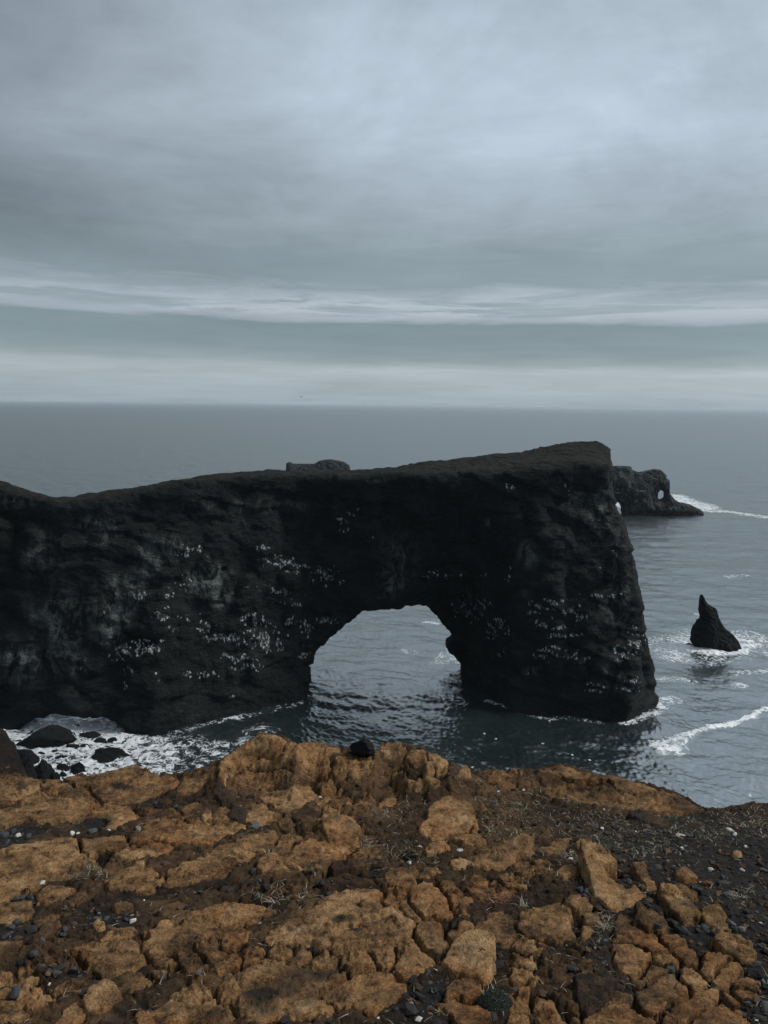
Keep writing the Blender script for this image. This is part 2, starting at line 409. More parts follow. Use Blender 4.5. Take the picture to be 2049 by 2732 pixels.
# ------------------------------------------------------------------ the great arch and the rocks in the sea
def basalt_material(name, guano=True, green=True, bright=1.0):
    m, k, b = material(name)
    g = k.node('ShaderNodeNewGeometry'); pos = g.outputs['Position']; nrm = g.outputs['Normal']
    nz = k.node('ShaderNodeSeparateXYZ', ins={0: nrm}).outputs[2]
    n1 = k.noise(pos, 0.09, 6, 0.6, 0.5); n2 = k.noise(k.scale(pos, 1, 1, 2.2), 0.5, 6, 0.65); n3 = k.noise(pos, 2.2, 4, 0.6)
    B = bright
    c = k.ramp(n1, [(0.34, (0.0038*B, 0.0056*B, 0.0062*B)), (0.52, (0.0072*B, 0.0098*B, 0.0104*B)), (0.70, (0.017*B, 0.021*B, 0.0215*B))])
    c = k.mix(k.math('MULTIPLY', k.smooth(n2, 0.52, 0.75), 0.6), c, (0.040*B, 0.046*B, 0.046*B, 1))
    np_ = k.noise(k.scale(pos, 1, 1, 0.45), 0.42, 8, 0.68, 0.9)
    pale = k.math('MULTIPLY', k.attr('pale'), k.smooth(np_, 0.44, 0.62))
    c = k.mix(pale, c, (0.165, 0.182, 0.175, 1))
    if green:
        turf = k.mix(k.smooth(n2, 0.35, 0.65), (0.0035, 0.0045, 0.0036, 1), (0.017, 0.0155, 0.0115, 1))
        c = k.mix(k.smooth(k.math('ADD', nz, k.math('MULTIPLY', k.math('SUBTRACT', n3, 0.5), 0.5)), 0.62, 0.86), c, turf)
    if guano:
        wv = k.node('ShaderNodeVectorMath', operation='ADD', ins={0: pos, 1: k.node('ShaderNodeVectorMath', operation='SCALE', ins={0: k.node('ShaderNodeTexNoise', ins={'Vector': pos, 'Scale': 0.9}).outputs['Color'], 'Scale': 0.9}).outputs[0]}).outputs[0]
        vo = k.node('ShaderNodeTexVoronoi', ins={'Vector': k.scale(wv, 1.0, 1.0, 0.45), 'Scale': 2.0})
        rnd = k.node('ShaderNodeSeparateColor', ins={0: vo.outputs['Color']}).outputs[0]
        den0 = k.attr('guano')
        sp = k.node('ShaderNodeSeparateXYZ', ins={0: pos})
        ph = k.math('ADD', k.math('MULTIPLY', sp.outputs[2], 0.40), k.math('ADD', k.math('MULTIPLY', sp.outputs[0], 0.11), k.math('MULTIPLY', k.noise(pos, 0.075, 3, 0.5), 8.0)))
        band = k.math('ABSOLUTE', k.math('SUBTRACT', k.math('FRACT', ph), 0.5))
        den = k.math('MULTIPLY', den0, k.math('SUBTRACT', 1.25, k.math('MULTIPLY', k.smooth(band, 0.10, 0.30), 1.05)))
        on = k.math('GREATER_THAN', k.math('MULTIPLY', den, 0.78), rnd)
        dot = k.math('SUBTRACT', 1.0, k.smooth(vo.outputs['Distance'], 0.16, 0.62))
        spot = k.math('MULTIPLY', on, dot)
        wash = k.math('MULTIPLY', k.smooth(den, 0.35, 1.0), k.smooth(k.noise(k.scale(pos, 3.2, 3.2, 0.5), 0.7, 5, 0.65), 0.50, 0.66))
        c = k.mix(k.math('MULTIPLY', wash, 0.85), c, (0.34, 0.355, 0.35, 1))
        c = k.mix(spot, c, k.mix(k.smooth(n3, 0.35, 0.65), (0.26, 0.28, 0.28, 1), (0.66, 0.68, 0.67, 1)))
    k.l.new(c, b.inputs['Base Color'])
    b.inputs['Roughness'].default_value = 0.92; b.inputs['Specular IOR Level'].default_value = 0.25
    h = k.math('ADD', k.math('MULTIPLY', n2, 1.0), k.math('MULTIPLY', n3, 0.4))
    k.l.new(k.bump(h, 1.0, 1.3), b.inputs['Normal'])
    return m
CLIFF = basalt_material('dark_basalt_cliff')
STACK = basalt_material('dark_basalt_stack', guano=True, green=False)
WET = basalt_material('wet_black_basalt', guano=False, green=False, bright=0.45)
WET.node_tree.nodes['Principled BSDF'].inputs['Roughness'].default_value = 0.8

TOP_LINE = [(-330,1268),(-150,1275),(0,1289),(31,1293),(74,1314),(130,1333),(151,1341),(167,1335),(197,1337),(234,1323),(278,1317),(345,1308),(420,1299),(463,1286),(555,1273),(666,1265),(765,1262),(938,1260),(1024,1256),(1086,1245),(1138,1239),(1271,1225),(1370,1214),(1444,1199),(1506,1185),(1555,1179),(1605,1182),(1660,1186)]
RIM_LINE = [(-330,1278),(0,1296),(74,1320),(151,1347),(197,1342),(345,1314),(463,1294),(666,1272),(938,1268),(1024,1266),(1148,1264),(1283,1258),(1370,1250),(1456,1246),(1537,1240),(1600,1246),(1660,1252)]
END_LINE = [(1622,1190,186),(1626,1202,185),(1623,1224,184),(1627,1261,182),(1633,1316,179),(1642,1347,177),(1661,1384,175),(1679,1446,172),(1691,1520,170),(1704,1570,168),(1713,1656,166),(1729,1718,165),(1741,1780,164),(1750,1842,163.5),(1758,1879,163)]
FOOT_LINE = [(-330,1952),(12,1950),(200,1955),(364,1960),(407,1965),(555,1922),(679,1897),(784,1866),(830,1842),(1030,1822),(1180,1790),(1244,1798),(1300,1848),(1370,1897),(1456,1909),(1580,1919),(1679,1925),(1728,1903),(1758,1879)]
ARCH_HOLE = [(812,1990),(818,1842),(822,1811),(812,1792),(816,1780),(840,1745),(876,1712),(926,1669),(975,1633),(1024,1634),(1061,1634),(1083,1625),(1117,1631),(1146,1650),(1168,1687),(1190,1724),(1208,1746),(1186,1772),(1194,1788),(1222,1815),(1228,1990)]
LOW_HOLE = [(6,2040),(6,1958),(43,1934),(93,1908),(142,1886),(210,1895),(253,1895),(309,1904),(352,1922),(362,1945),(380,2040)]
GUANO = [  # (px, py, radius x, radius y, density) of bird ledges on the face
    (497,1470,34,10,.9),(535,1485,20,8,.8),(500,1565,12,26,.7),(700,1466,10,12,1),(745,1498,40,12,.9),(790,1517,40,10,.9),(860,1530,28,18,1),(890,1555,20,10,.6),
    (700,1569,40,7,1),(740,1580,25,10,.8),(775,1612,18,8,.9),(372,1588,16,12,1),(440,1558,22,8,.6),(450,1600,14,30,.7),(430,1640,20,14,.6),(360,1725,14,14,.8),(375,1733,50,14,1),(315,1755,20,12,.9),(410,1712,22,10,.8),(435,1672,24,16,.6),
    (520,1650,30,10,.7),(545,1665,26,14,.7),(550,1693,18,9,.8),(580,1700,22,14,.9),(620,1702,18,8,1),(665,1658,22,22,1),(690,1680,30,28,1),(700,1720,26,16,.9),(640,1725,24,8,.6),(735,1722,16,16,.9),(765,1700,16,14,.8),(780,1660,14,16,.7),(820,1668,16,18,.8),(870,1655,24,10,.9),(810,1745,16,8,.9),(810,1710,14,12,.7),
    (655,1770,38,18,.95),(540,1797,16,10,.9),(560,1805,20,12,.9),(500,1797,12,8,.9),(340,1790,12,10,.8),(420,1805,8,8,.6),(600,1750,8,8,.8),(620,1860,8,6,.7),(330,1830,8,8,.6),
    (915,1395,14,18,.8),(940,1370,14,8,.7),(960,1362,12,6,.7),(925,1413,8,8,.7),(985,1438,8,6,.5),(215,1785,14,8,.5),(285,1638,8,5,.9),(185,1362,14,4,.7),
    (1150,1535,22,7,.9),(1195,1540,14,5,.6),(1232,1525,7,10,.8),(1360,1543,12,8,.9),(1362,1515,5,5,.7),(1290,1535,6,6,.6),
    (1250,1625,30,22,.7),(1285,1612,24,14,.7),(1325,1665,18,12,.9),(1340,1680,18,10,.9),(1310,1690,14,10,.8),(1440,1620,30,14,.8),(1470,1612,20,10,.9),(1520,1620,20,18,.8),(1540,1650,18,14,.8),(1455,1660,18,12,.8),(1490,1690,26,16,1),(1535,1695,12,10,.8),(1420,1630,12,10,.7),
    (1585,1586,10,6,1),(1605,1587,8,6,.9),(1640,1590,16,5,.7),(1550,1583,8,5,.6),(1600,1612,6,6,.7),(1455,1745,22,12,.9),(1510,1745,24,14,.9),(1530,1760,20,8,.7),(1470,1730,14,8,.8),(1565,1755,8,6,.8),(1335,1745,18,8,.5),
    (1690,1685,12,14,1),(1705,1700,14,10,.9),(1670,1740,26,16,1),(1690,1730,16,20,1),(1650,1760,16,10,.8),(1410,1790,16,6,.9),(1590,1838,20,16,1),(1612,1835,10,8,.8),(1680,1835,22,10,.9),(1695,1815,12,10,.9),(1660,1815,8,8,.7),(1640,1480,6,6,.6),(1600,1520,6,5,.5),(1300,1395,8,6,.4),(1370,1300,20,8,.35),(1510,1310,20,14,.35)]
PALE = [(560,1545,60,50,1.0),(590,1590,30,40,.8),(330,1580,70,60,.6),(300,1650,50,90,.75),(60,1760,60,80,.7),(170,1660,90,80,.6),(150,1760,110,50,.5),(260,1410,60,45,.6),(460,1460,40,40,.55),(400,1490,40,70,.5),(1410,1480,30,40,.55),(1600,1500,16,14,.8),(1530,1320,60,60,.5),(1600,1380,40,90,.6),(1650,1560,30,160,.55),(1630,1800,40,60,.5),(1060,1500,60,80,.4),(1050,1560,40,40,.5),(1240,1590,20,40,.5),(640,1350,200,20,.3),(40,1340,60,20,.5),(1300,1395,12,10,.8),(1640,1620,60,50,.5),(1420,1790,30,14,.6),(120,1500,60,90,.35)]
def face_masks(V):
    px, py = project(V); g = np.zeros(len(V), np.float32); p = g.copy()
    for (a, b, rx, ry, s) in GUANO:
        g = np.maximum(g, s*np.clip(1.75-np.hypot((px-a)/rx, (py-b)/ry), 0, 1))
    for (a, b, rx, ry, s) in PALE:
        p = np.maximum(p, s*sstep(1.3-np.hypot((px-a)/rx, (py-b)/ry), 0, 0.9))
    return g, p

def build_arch():
    h = 0.44
    xs = np.arange(-112, 66, h); ys = np.arange(138, 204, h); zs = np.arange(-2.6, 60, h)
    foot = np.array([at_sea(*p) for p in FOOT_LINE])
    yb = np.interp(xs, foot[:, 0], foot[:, 1])
    ytop = np.interp(xs, [-112, -60, -20, 30, 70], [153, 154, 167, 167, 168])
    yback = np.interp(xs, [-112, -62, -30, 70], [160, 161, 190, 192])
    def line_at(L, Yf):
        P = []
        for (a, c) in L:
            Y = 175.0
            for _ in range(4):
                q = at_y(a, c, Y); Y = float(np.interp(q[0], xs, Yf))
            P.append(q)
        P = np.array(P); return np.interp(xs, P[:, 0], P[:, 2])
    Tb = line_at(TOP_LINE, yback-1.0) + 0.35; Tf = line_at(RIM_LINE, ytop)
    E = np.array([at_y(*p) for p in END_LINE])[::-1]
    Xr = np.interp(zs, E[:, 2], E[:, 0]); Yc = np.interp(zs, E[:, 2], E[:, 1])
    X, Y, Z = np.meshgrid(xs.astype(np.float32), ys.astype(np.float32), zs.astype(np.float32), indexing='ij')
    # relief, coarse: buttresses, alcoves and tilted strata
    c2 = 2
    Xc, Yc3, Zc = X[::c2, ::c2, ::c2], Y[::c2, ::c2, ::c2], Z[::c2, ::c2, ::c2]
    wq = 5*fbm(Xc/18, Yc3/18, Zc/18, 2, seed=81)
    n = 2.8*fbm(Xc/15, Yc3/15, Zc/24, 3, 0.55, 1) + 2.5*fbm((Xc+0.5*Zc+wq)/8.5, Yc3/8.5, (Zc-0.35*Xc+wq)/7.0, 2, 0.45, 8, ridged=True)
    n = np.repeat(np.repeat(np.repeat(n, c2, 0), c2, 1), c2, 2)[:X.shape[0], :X.shape[1], :X.shape[2]]
    for ax in range(3): n = (n + np.roll(n, 1, ax) + np.roll(n, -1, ax))/3
    lean = np.clip(zs/47.0, 0, 1)**1.25
    Yf = yb[:, None] + (ytop-yb)[:, None]*lean[None, :]
    fr = (Yf[:, None, :] - Y) + n*np.clip(0.35+np.abs(Z-2)/10, 0.35, 1)
    edge = np.clip((Tf[:, None, None]-Z)/6, 0.25, 1)*np.clip(0.4+Z/9, 0.4, 1)
    fr = (Yf[:, None, :] - Y) + n*edge
    bk = Y - yback[:, None, None] + n*0.8
    t = np.clip((Y-ytop[:, None, None])/(yback-1-ytop)[:, None, None], -0.4, 1.1)
    topn = 0.9*fbm(X[:, :, :1]/7, Y[:, :, :1]/7, octaves=4, gain=.6, seed=21) + np.clip(1.6*fbm(X[:, :, :1]/9, Y[:, :, :1]*0, octaves=3, seed=25), -.8, 1.6)*np.clip((ytop[:, None, None]+9-Y[:, :, :1])/9, 0, 1)
    tp = Z - (Tf[:, None, None]*(1-t)+Tb[:, None, None]*t) + topn
    en = X - Xr[None, None, :] + 0.33*np.maximum(Yc[None, None, :]-Y, 0)+0.10*np.maximum(Y-Yc[None, None, :], 0) + 0.22*n*np.clip((54-Z)/10, 0.35, 1)
    S = smax(smax(fr, tp, 1.6), smax(bk, en, 0.8), 0.5)
    # the openings
    for L, Y0, fl in ((ARCH_HOLE, 170.0, 0.0105), (LOW_HOLE, 150.0, 0.0085)):
        P = [at_y(a, c, Y0) for a, c in L]; P = [(q[0], q[2]) for q in P]
        xm = sum(p[0] for p in P)/len(P) if Y0 < 160 else 0.0
        px0 = min(p[0] for p in P)-12; px1 = max(p[0] for p in P)+12; pz = max(p[1] for p in P)+8
        ix = (xs > px0) & (xs < px1); iz = zs < pz
        sub = np.ix_(ix, np.ones(len(ys), bool), iz)
        sc = 1+fl*np.maximum(Y[sub]-Y0, 0)
        zo = 1.0 if Y0 > 160 else 1+0.16*np.maximum(Y[sub]-Y0, 0)
        d = poly_sd(X[sub]/sc, Z[sub]/zo, P) + 0.22*n[sub]*np.clip(np.abs(Y[sub]-Y0)/9, 0.0, 1) 
        S[sub] = smax(S[sub], -d, 1.2)
    S[[0, -1]] = np.maximum(S[[0, -1]], 0.3); S[:, [0, -1]] = np.maximum(S[:, [0, -1]], .3); S[:, :, [0, -1]] = np.maximum(S[:, :, [0, -1]], .3)
    V, F = surface_nets(S, (xs[0], ys[0], zs[0]), h)
    N = vnormals(V, F)
    x, y, z = V.T
    fine = 0.52*fbm(x/2.6, y/2.6, z/1.9, 3, 0.6, 31, ridged=True) + 0.20*fbm(x/0.9, y/0.9, z/0.9, 2, 0.6, 41)
    fine *= np.where(N[:, 2] > 0.6, 0.9, 1.0)
    ph = ((z+0.30*x+11*fbm(x/26, y/26, z/26, 2, seed=51))/5.2) % 1.0; ph2 = ((z-0.15*x+8.0*fbm(x/16, y/16, z/16, 2, seed=52))/2.3) % 1.0
    ledge = 1.2*(1-ph)**1.5*sstep(ph, 0, .18)*np.clip(0.4+1.4*fbm(x/12, y/12, z/9, 2, seed=54), 0, 1) + 0.40*(1-ph2)*sstep(ph2, 0, .2)*np.clip(0.4+1.5*fbm(x/9, y/9, z/9, 2, seed=57), 0, 1)
    V = V + N*(fine+ledge*(N[:, 2] < 0.6))[:, None]
    g, p = face_masks(V)
    sel = (V[:, 1] < np.interp(V[:, 0], xs, yback)-4)
    o = mesh_obj('sea_arch', V, F, CLIFF, attrs={'guano': g*sel, 'pale': p*sel}); 
    recentre(o, (0, 175, 0))
    return tag(o, 'huge black basalt headland pierced by a wide arch over the sea', 'sea arch')
build_arch()

def silhouette_rock(name, P, Y0, h, depth, mat, label, cat, holes=(), rough=1.0, seed=0, bottom=-1.5, pale=0.0, guano=None, group=None):
    """solid rock whose outline is P (photograph pixels, standing at distance Y0), inflated to a real depth"""
    Q = [at_y(a, c, Y0) for a, c in P]; Q = [(q[0], q[2]) for q in Q]
    x0, x1 = min(q[0] for q in Q), max(q[0] for q in Q); z1 = max(q[1] for q in Q)
    pad = 3*h+rough
    xs = np.arange(x0-pad, x1+pad, h); zs = np.arange(bottom, z1+pad, h); D = depth*1.15+pad
    ys = np.arange(Y0-D, Y0+D, h)
    X2, Z2 = np.meshgrid(xs, zs, indexing='ij')
    d = poly_sd(X2, Z2, Q)
    for Hh in holes:
        Hq = [at_y(a, c, Y0) for a, c in Hh]; d = np.maximum(d, -poly_sd(X2, Z2, [(q[0], q[2]) for q in Hq]))
    X, Y, Z = np.meshgrid(xs.astype(np.float32), ys.astype(np.float32), zs.astype(np.float32), indexing='ij')
    ins = np.maximum(-d, 0)[:, None, :]
    half = depth*np.sqrt(np.clip(ins/(depth*1.1), 0, 1))
    n = rough*(fbm(X/(6*rough), Y/(6*rough), Z/(5*rough), 4, 0.55, seed+60) + 0.7*fbm((X+.3*Z)/(2.6*rough), Y/(2.6*rough), Z/(6*rough), 2, 0.5, seed+64, ridged=True))
    S = np.maximum(d[:, None, :]+0.25*n, (np.abs(Y-Y0)-half)*0.7+n*np.clip(ins/(1.2*rough)-.1, 0, 1))
    for ax in range(3):
        sl = [slice(None)]*3; sl[ax] = [0, -1]; S[tuple(sl)] = np.maximum(S[tuple(sl)], 0.2)
    V, F = surface_nets(S, (xs[0], ys[0], zs[0]), h)
    N = vnormals(V, F); x, y, z = V.T
    V = V + N*(0.42*rough*fbm(x/(1.4*rough), y/(1.4*rough), z/(1.0*rough), 3, 0.6, seed+70, ridged=True))[:, None]
    a = {'pale': np.full(len(V), pale), 'guano': np.zeros(len(V))}
    if guano:
        px, py = project(V)
        for (gx, gy, rx, ry, s) in guano: a['guano'] = np.maximum(a['guano'], s*np.clip(1.5-np.hypot((px-gx)/rx, (py-gy)/ry), 0, 1))
    o = mesh_obj(name, V, F, mat, attrs=a, smooth=False); recentre(o, ((x0+x1)/2, Y0, 0))
    return tag(o, label, cat, group)

C4 = lambda L: [(1024+a*.618, 1100+b*.618) for a, b in L]
C5 = lambda L: [(1550+a*.3008, 1150+b*.3008) for a, b in L]
C3 = lambda L: [(a*.617, 1200+b*.617) for a, b in L]
silhouette_rock('sea_stack', C4([(1367,806),(1373,784),(1382,806),(1399,832),(1431,846),(1444,890),(1470,935),(1504,958),(1526,985),(1542,1020),(1538,1060),(1345,1060),(1346,1025),(1336,1002),(1325,985),(1330,950),(1337,925),(1352,902),(1368,888),(1362,850)]),
                206, 0.16, 3.6, STACK, 'pointed black rock needle rising from a ring of foam', 'sea stack', rough=0.75, seed=1)
silhouette_rock('sea_rock', C4([(1303,1002),(1315,995),(1328,999),(1337,1010),(1337,1030),(1303,1030)]), 207, 0.15, 0.9, WET, 'small black rock just left of the pointed needle', 'sea rock', rough=0.2, seed=2)
silhouette_rock('sea_stack', C5([(120,380),(200,330),(250,330),(290,314),(380,313),(438,320),(445,345),(510,372),(560,360),(650,341),(698,346),(722,370),(745,390),(745,425),(775,432),(776,530),(790,570),(830,610),(860,632),(950,650),(1040,690),(1078,718),(1078,760),(365,760),(362,668),(350,640),(310,620),(270,622),(240,760),(60,760),(70,600)]),
                476, 0.8, 13.0, STACK, 'long dark far stack with a small window hole and a low sloping tail', 'sea stack',
                holes=[C5([(668,604),(674,545),(702,512),(745,540),(742,590),(708,612)])], rough=1.9, seed=3, pale=0.35,
                guano=[(1640,1312,30,8,.8),(1690,1305,20,5,.5),(1715,1309,10,6,.9),(1697,1335,6,4,.7)])
silhouette_rock('sea_stack', C3([(1239,58),(1256,53),(1262,60),(1360,61),(1385,47),(1430,41),(1490,54),(1511,68),(1516,95),(1522,140),(1232,140)]),
                700, 0.8, 14.0, STACK, 'flat topped pale grey rock stack peeping over the ridge of the arch', 'sea stack', rough=1.3, seed=4, pale=0.3)

_ico = None
def icosphere(sub):
    t = (1+5**.5)/2
    V = [(-1,t,0),(1,t,0),(-1,-t,0),(1,-t,0),(0,-1,t),(0,1,t),(0,-1,-t),(0,1,-t),(t,0,-1),(t,0,1),(-t,0,-1),(-t,0,1)]
    F = [(0,11,5),(0,5,1),(0,1,7),(0,7,10),(0,10,11),(1,5,9),(5,11,4),(11,10,2),(10,7,6),(7,1,8),(3,9,4),(3,4,2),(3,2,6),(3,6,8),(3,8,9),(4,9,5),(2,4,11),(6,2,10),(8,6,7),(9,8,1)]
    V = [np.array(v, float)/math.sqrt(1+t*t) for v in V]
    for _ in range(sub):
        mid = {}; G = []
        def mp(a, b):
            k = (min(a, b), max(a, b))
            if k not in mid:
                v = V[a]+V[b]; V.append(v/np.linalg.norm(v)); mid[k] = len(V)-1
            return mid[k]
        for a, b, c in F:
            x, y, z = mp(a, b), mp(b, c), mp(c, a); G += [(a, x, z), (b, y, x), (c, z, y), (x, y, z)]
        F = G
    return np.array(V), np.array(F)
ICO4, ICO3, ICO2, ICO1 = icosphere(4), icosphere(3), icosphere(2), icosphere(1)
def chipped(ico, size, seed, cuts=9, rough=0.06):
    """an angular boulder: a ball cut by random planes, then roughened; its base sits at z = 0"""
    rs = np.random.RandomState(seed); V, F = ico; V = V.copy()
    for _ in range(cuts):
        n = rs.normal(size=3); n /= np.linalg.norm(n); d = rs.uniform(0.55, 0.82)
        s = V@n; V -= np.maximum(s-d, 0)[:, None]*n*0.92
    V += V*(rough*fbm(V[:, 0]*2+seed, V[:, 1]*2, V[:, 2]*2, 4, 0.55, seed % 11))[:, None]*2
    V = V*np.array(size)/2*1.2
    return V, F
def surf_boulders():
    T1 = lambda x, y: (x/3.19, 1950+y/3.19)
    B = [  # tile x0, x1, top y, base y, label
        (70,575,-25,160,'largest low black rock at the mouth of the low cave'),
        (60,330,110,300,'black rock slab below the largest low rock in the surf'),
        (648,832,12,62,'long thin black rock furthest back in the foam'),
        (775,900,52,104,'jagged black rock right of centre behind the round boulder'),
        (900,992,48,102,'small black rock furthest right in the back row'),
        (560,632,78,106,'low black rock touching the large rock at the cave mouth'),
        (533,662,108,172,'twin humped black rock in the middle of the foam'),
        (668,766,114,158,'small block of black rock right of the twin humped rock'),
        (308,384,178,212,'tiny pointed black rock near the left shore'),
        (428,504,164,194,'small low black rock between the left rocks'),
        (452,568,200,252,'dark rounded rock in front of the left pile'),
        (638,686,194,232,'tiny black wedge of rock behind the big oval boulder'),
        (722,1118,152,280,'big oval black boulder lying in white foam'),
        (586,722,262,374,'angular black rock at the right end of the pile'),
        (478,590,268,352,'black rock in the middle of the shore pile'),
        (270,452,212,440,'tall squared black rock in the shore pile'),
        (130,300,200,470,'black rock at the left end of the shore pile'),
        (405,505,320,440,'black rock at the foot of the squared rock'),
        (500,565,345,400,'small black rock at the front of the pile'),
        (1000,1085,285,312,'small dark rock awash right of the big oval boulder'),
        (1365,1420,355,380,'lone dark rock awash at the edge of the foam')]
    for i, (x0, x1, y0, y1, lab) in enumerate(B):
        a = at_sea(*T1(x0, y1-6)); c = at_sea(*T1(x1, y1-6)); w = c[0]-a[0]
        top = at_y(*T1((x0+x1)/2, y0), a[1]+w*0.25); hgt = max(top[2]*0.85, 0.5)
        V, F = chipped(ICO4 if w > 3 else ICO3, (w*1.02, max(w*0.62, hgt*0.8), hgt*2.0), 100+i, 16, 0.12)
        o = mesh_obj('surf_rock', V, F, WET, attrs={'pale': np.zeros(len(V))})
        o.location = ((a[0]+c[0])/2, a[1]+w*0.28, -hgt*0.05)
        tag(o, lab, 'rock', 'black rocks in the surf below the cliff')
surf_boulders()
# a small boulder alone on the ridge of the arch
_q = at_y(1145, 1238, 189)
_V, _F = chipped(ICO3, (2.0, 1.8, 1.9), 71, 8)
_o = mesh_obj('boulder', _V, _F, CLIFF, attrs={'pale': np.zeros(len(_V)), 'guano': np.zeros(len(_V))}); _o.location = (_q[0], _q[1], _q[2]+0.1)
tag(_o, 'lone dark boulder on the skyline of the arch', 'boulder')

# ------------------------------------------------------------------ the headland we stand on
G0, GS = 1.30, 0.22                                # ground falls away from the viewer: z = eye - G0 - GS*y
EDGE = [  # cliff edge in photograph pixels, with the height of the lip above the even slope
    (-150,1935,0),(0,1950,0),(15,1966,0),(26,1985,0),(36,2010,0),(44,2036,0),(48,2062,0),(56,2074,.03),(110,2082,.03),(176,2085,.03),(204,2074,.03),(238,2075,.03),(288,2063,.04),(354,2046,.06),(386,2050,.06),(408,2068,.03),(464,2075,.02),
    (500,2072,.04),(522,2055,.07),(556,2049,.08),(575,2047,.08),(594,2033,.13),(610,2024,.15),(625,2000,.19),(650,1977,.22),(676,1964,.24),(701,1962,.24),(732,1967,.24),(760,1978,.23),(801,1991,.22),(823,1984,.22),(854,1980,.22),(873,1994,.20),(898,2000,.19),(920,2010,.17),(951,2014,.17),(1001,2014,.17),
    (1019,1986,.20),(1041,1984,.20),(1060,1989,.20),(1085,1999,.20),(1120,1999,.20),(1135,2006,.20),(1164,2004,.20),(1181,2010,.19),(1192,2031,.15),(1200,2053,.09),(1223,2056,.07),(1258,2066,.05),(1301,2071,.03),(1336,2060,.05),(1361,2053,.06),(1380,2066,.05),(1427,2057,.06),(1474,2044,.08),(1530,2049,.08),(1592,2066,.07),(1645,2072,.07),(1686,2085,.06),(1736,2094,.05),(1773,2104,.04),(1811,2113,.02),(1830,2129,0),(1886,2157,0),(1905,2154,0),(1968,2149,0),(2049,2146,0),(2300,2135,0)]
def at_slope(px, py, h=0.0):
    d = ray(px, py); t = (h-G0)/(d[2]+GS*d[1]); return EYE + d*t
_e = np.array([at_slope(*e) for e in EDGE]); _o = np.argsort(_e[:, 0]); _e = _e[_o]
_eh = np.array([e[2] for e in EDGE])[_o]
EDGE_X = np.concatenate([[-60, -12], _e[:, 0], [6, 60]]); EDGE_Y = np.concatenate([[9, 7.5], _e[:, 1], [4.6, 2.0]]); EDGE_H = np.concatenate([[0, 0], _eh, [0, 0]])
def edge_y(x): return np.interp(x, EDGE_X, EDGE_Y)
def base_z(x, y):
    ye = edge_y(x); hh = np.interp(x, EDGE_X, EDGE_H)
    for dx in (-.05, .05, -.1, .1): hh = hh + np.interp(x+dx, EDGE_X, EDGE_H)
    hh = hh/5
    return EYE[2]-G0-GS*y + hh*sstep(y, ye-0.48, ye-0.04)
def on_ground(px, py, h=0.0):
    """where the line of sight through a pixel meets the ground raised by h"""
    d = ray(px, py); t = np.linspace(1.2, 9, 1600); P = EYE[:, None]+d[:, None]*t
    f = P[2]-(base_z(P[0], P[1])+h); i = np.argmax(f < 0)
    if f[i] >= 0: return at_slope(px, py, h)
    a, b = f[i-1], f[i]; s = t[i-1]+(t[i]-t[i-1])*a/(a-b)
    return EYE + d*s

TILE = {'T1': (0, 1950), 'T2': (500, 1950), 'T3': (1010, 1950), 'T4': (1529, 1950), 'B1': (0, 2332), 'B2': (500, 2332), 'B3': (1010, 2332), 'B4': (1529, 2332)}
def unpack(line):
    """'T1 h tone x,y x,y ...' -> outline in photograph pixels, height in m, tone"""
    w = line.split(); ox, oy = TILE[w[0]]
    return [(ox+float(a)/3.19, oy+float(b)/3.19) for a, b in (q.split(',') for q in w[3:])], float(w[1])/100, float(w[2])
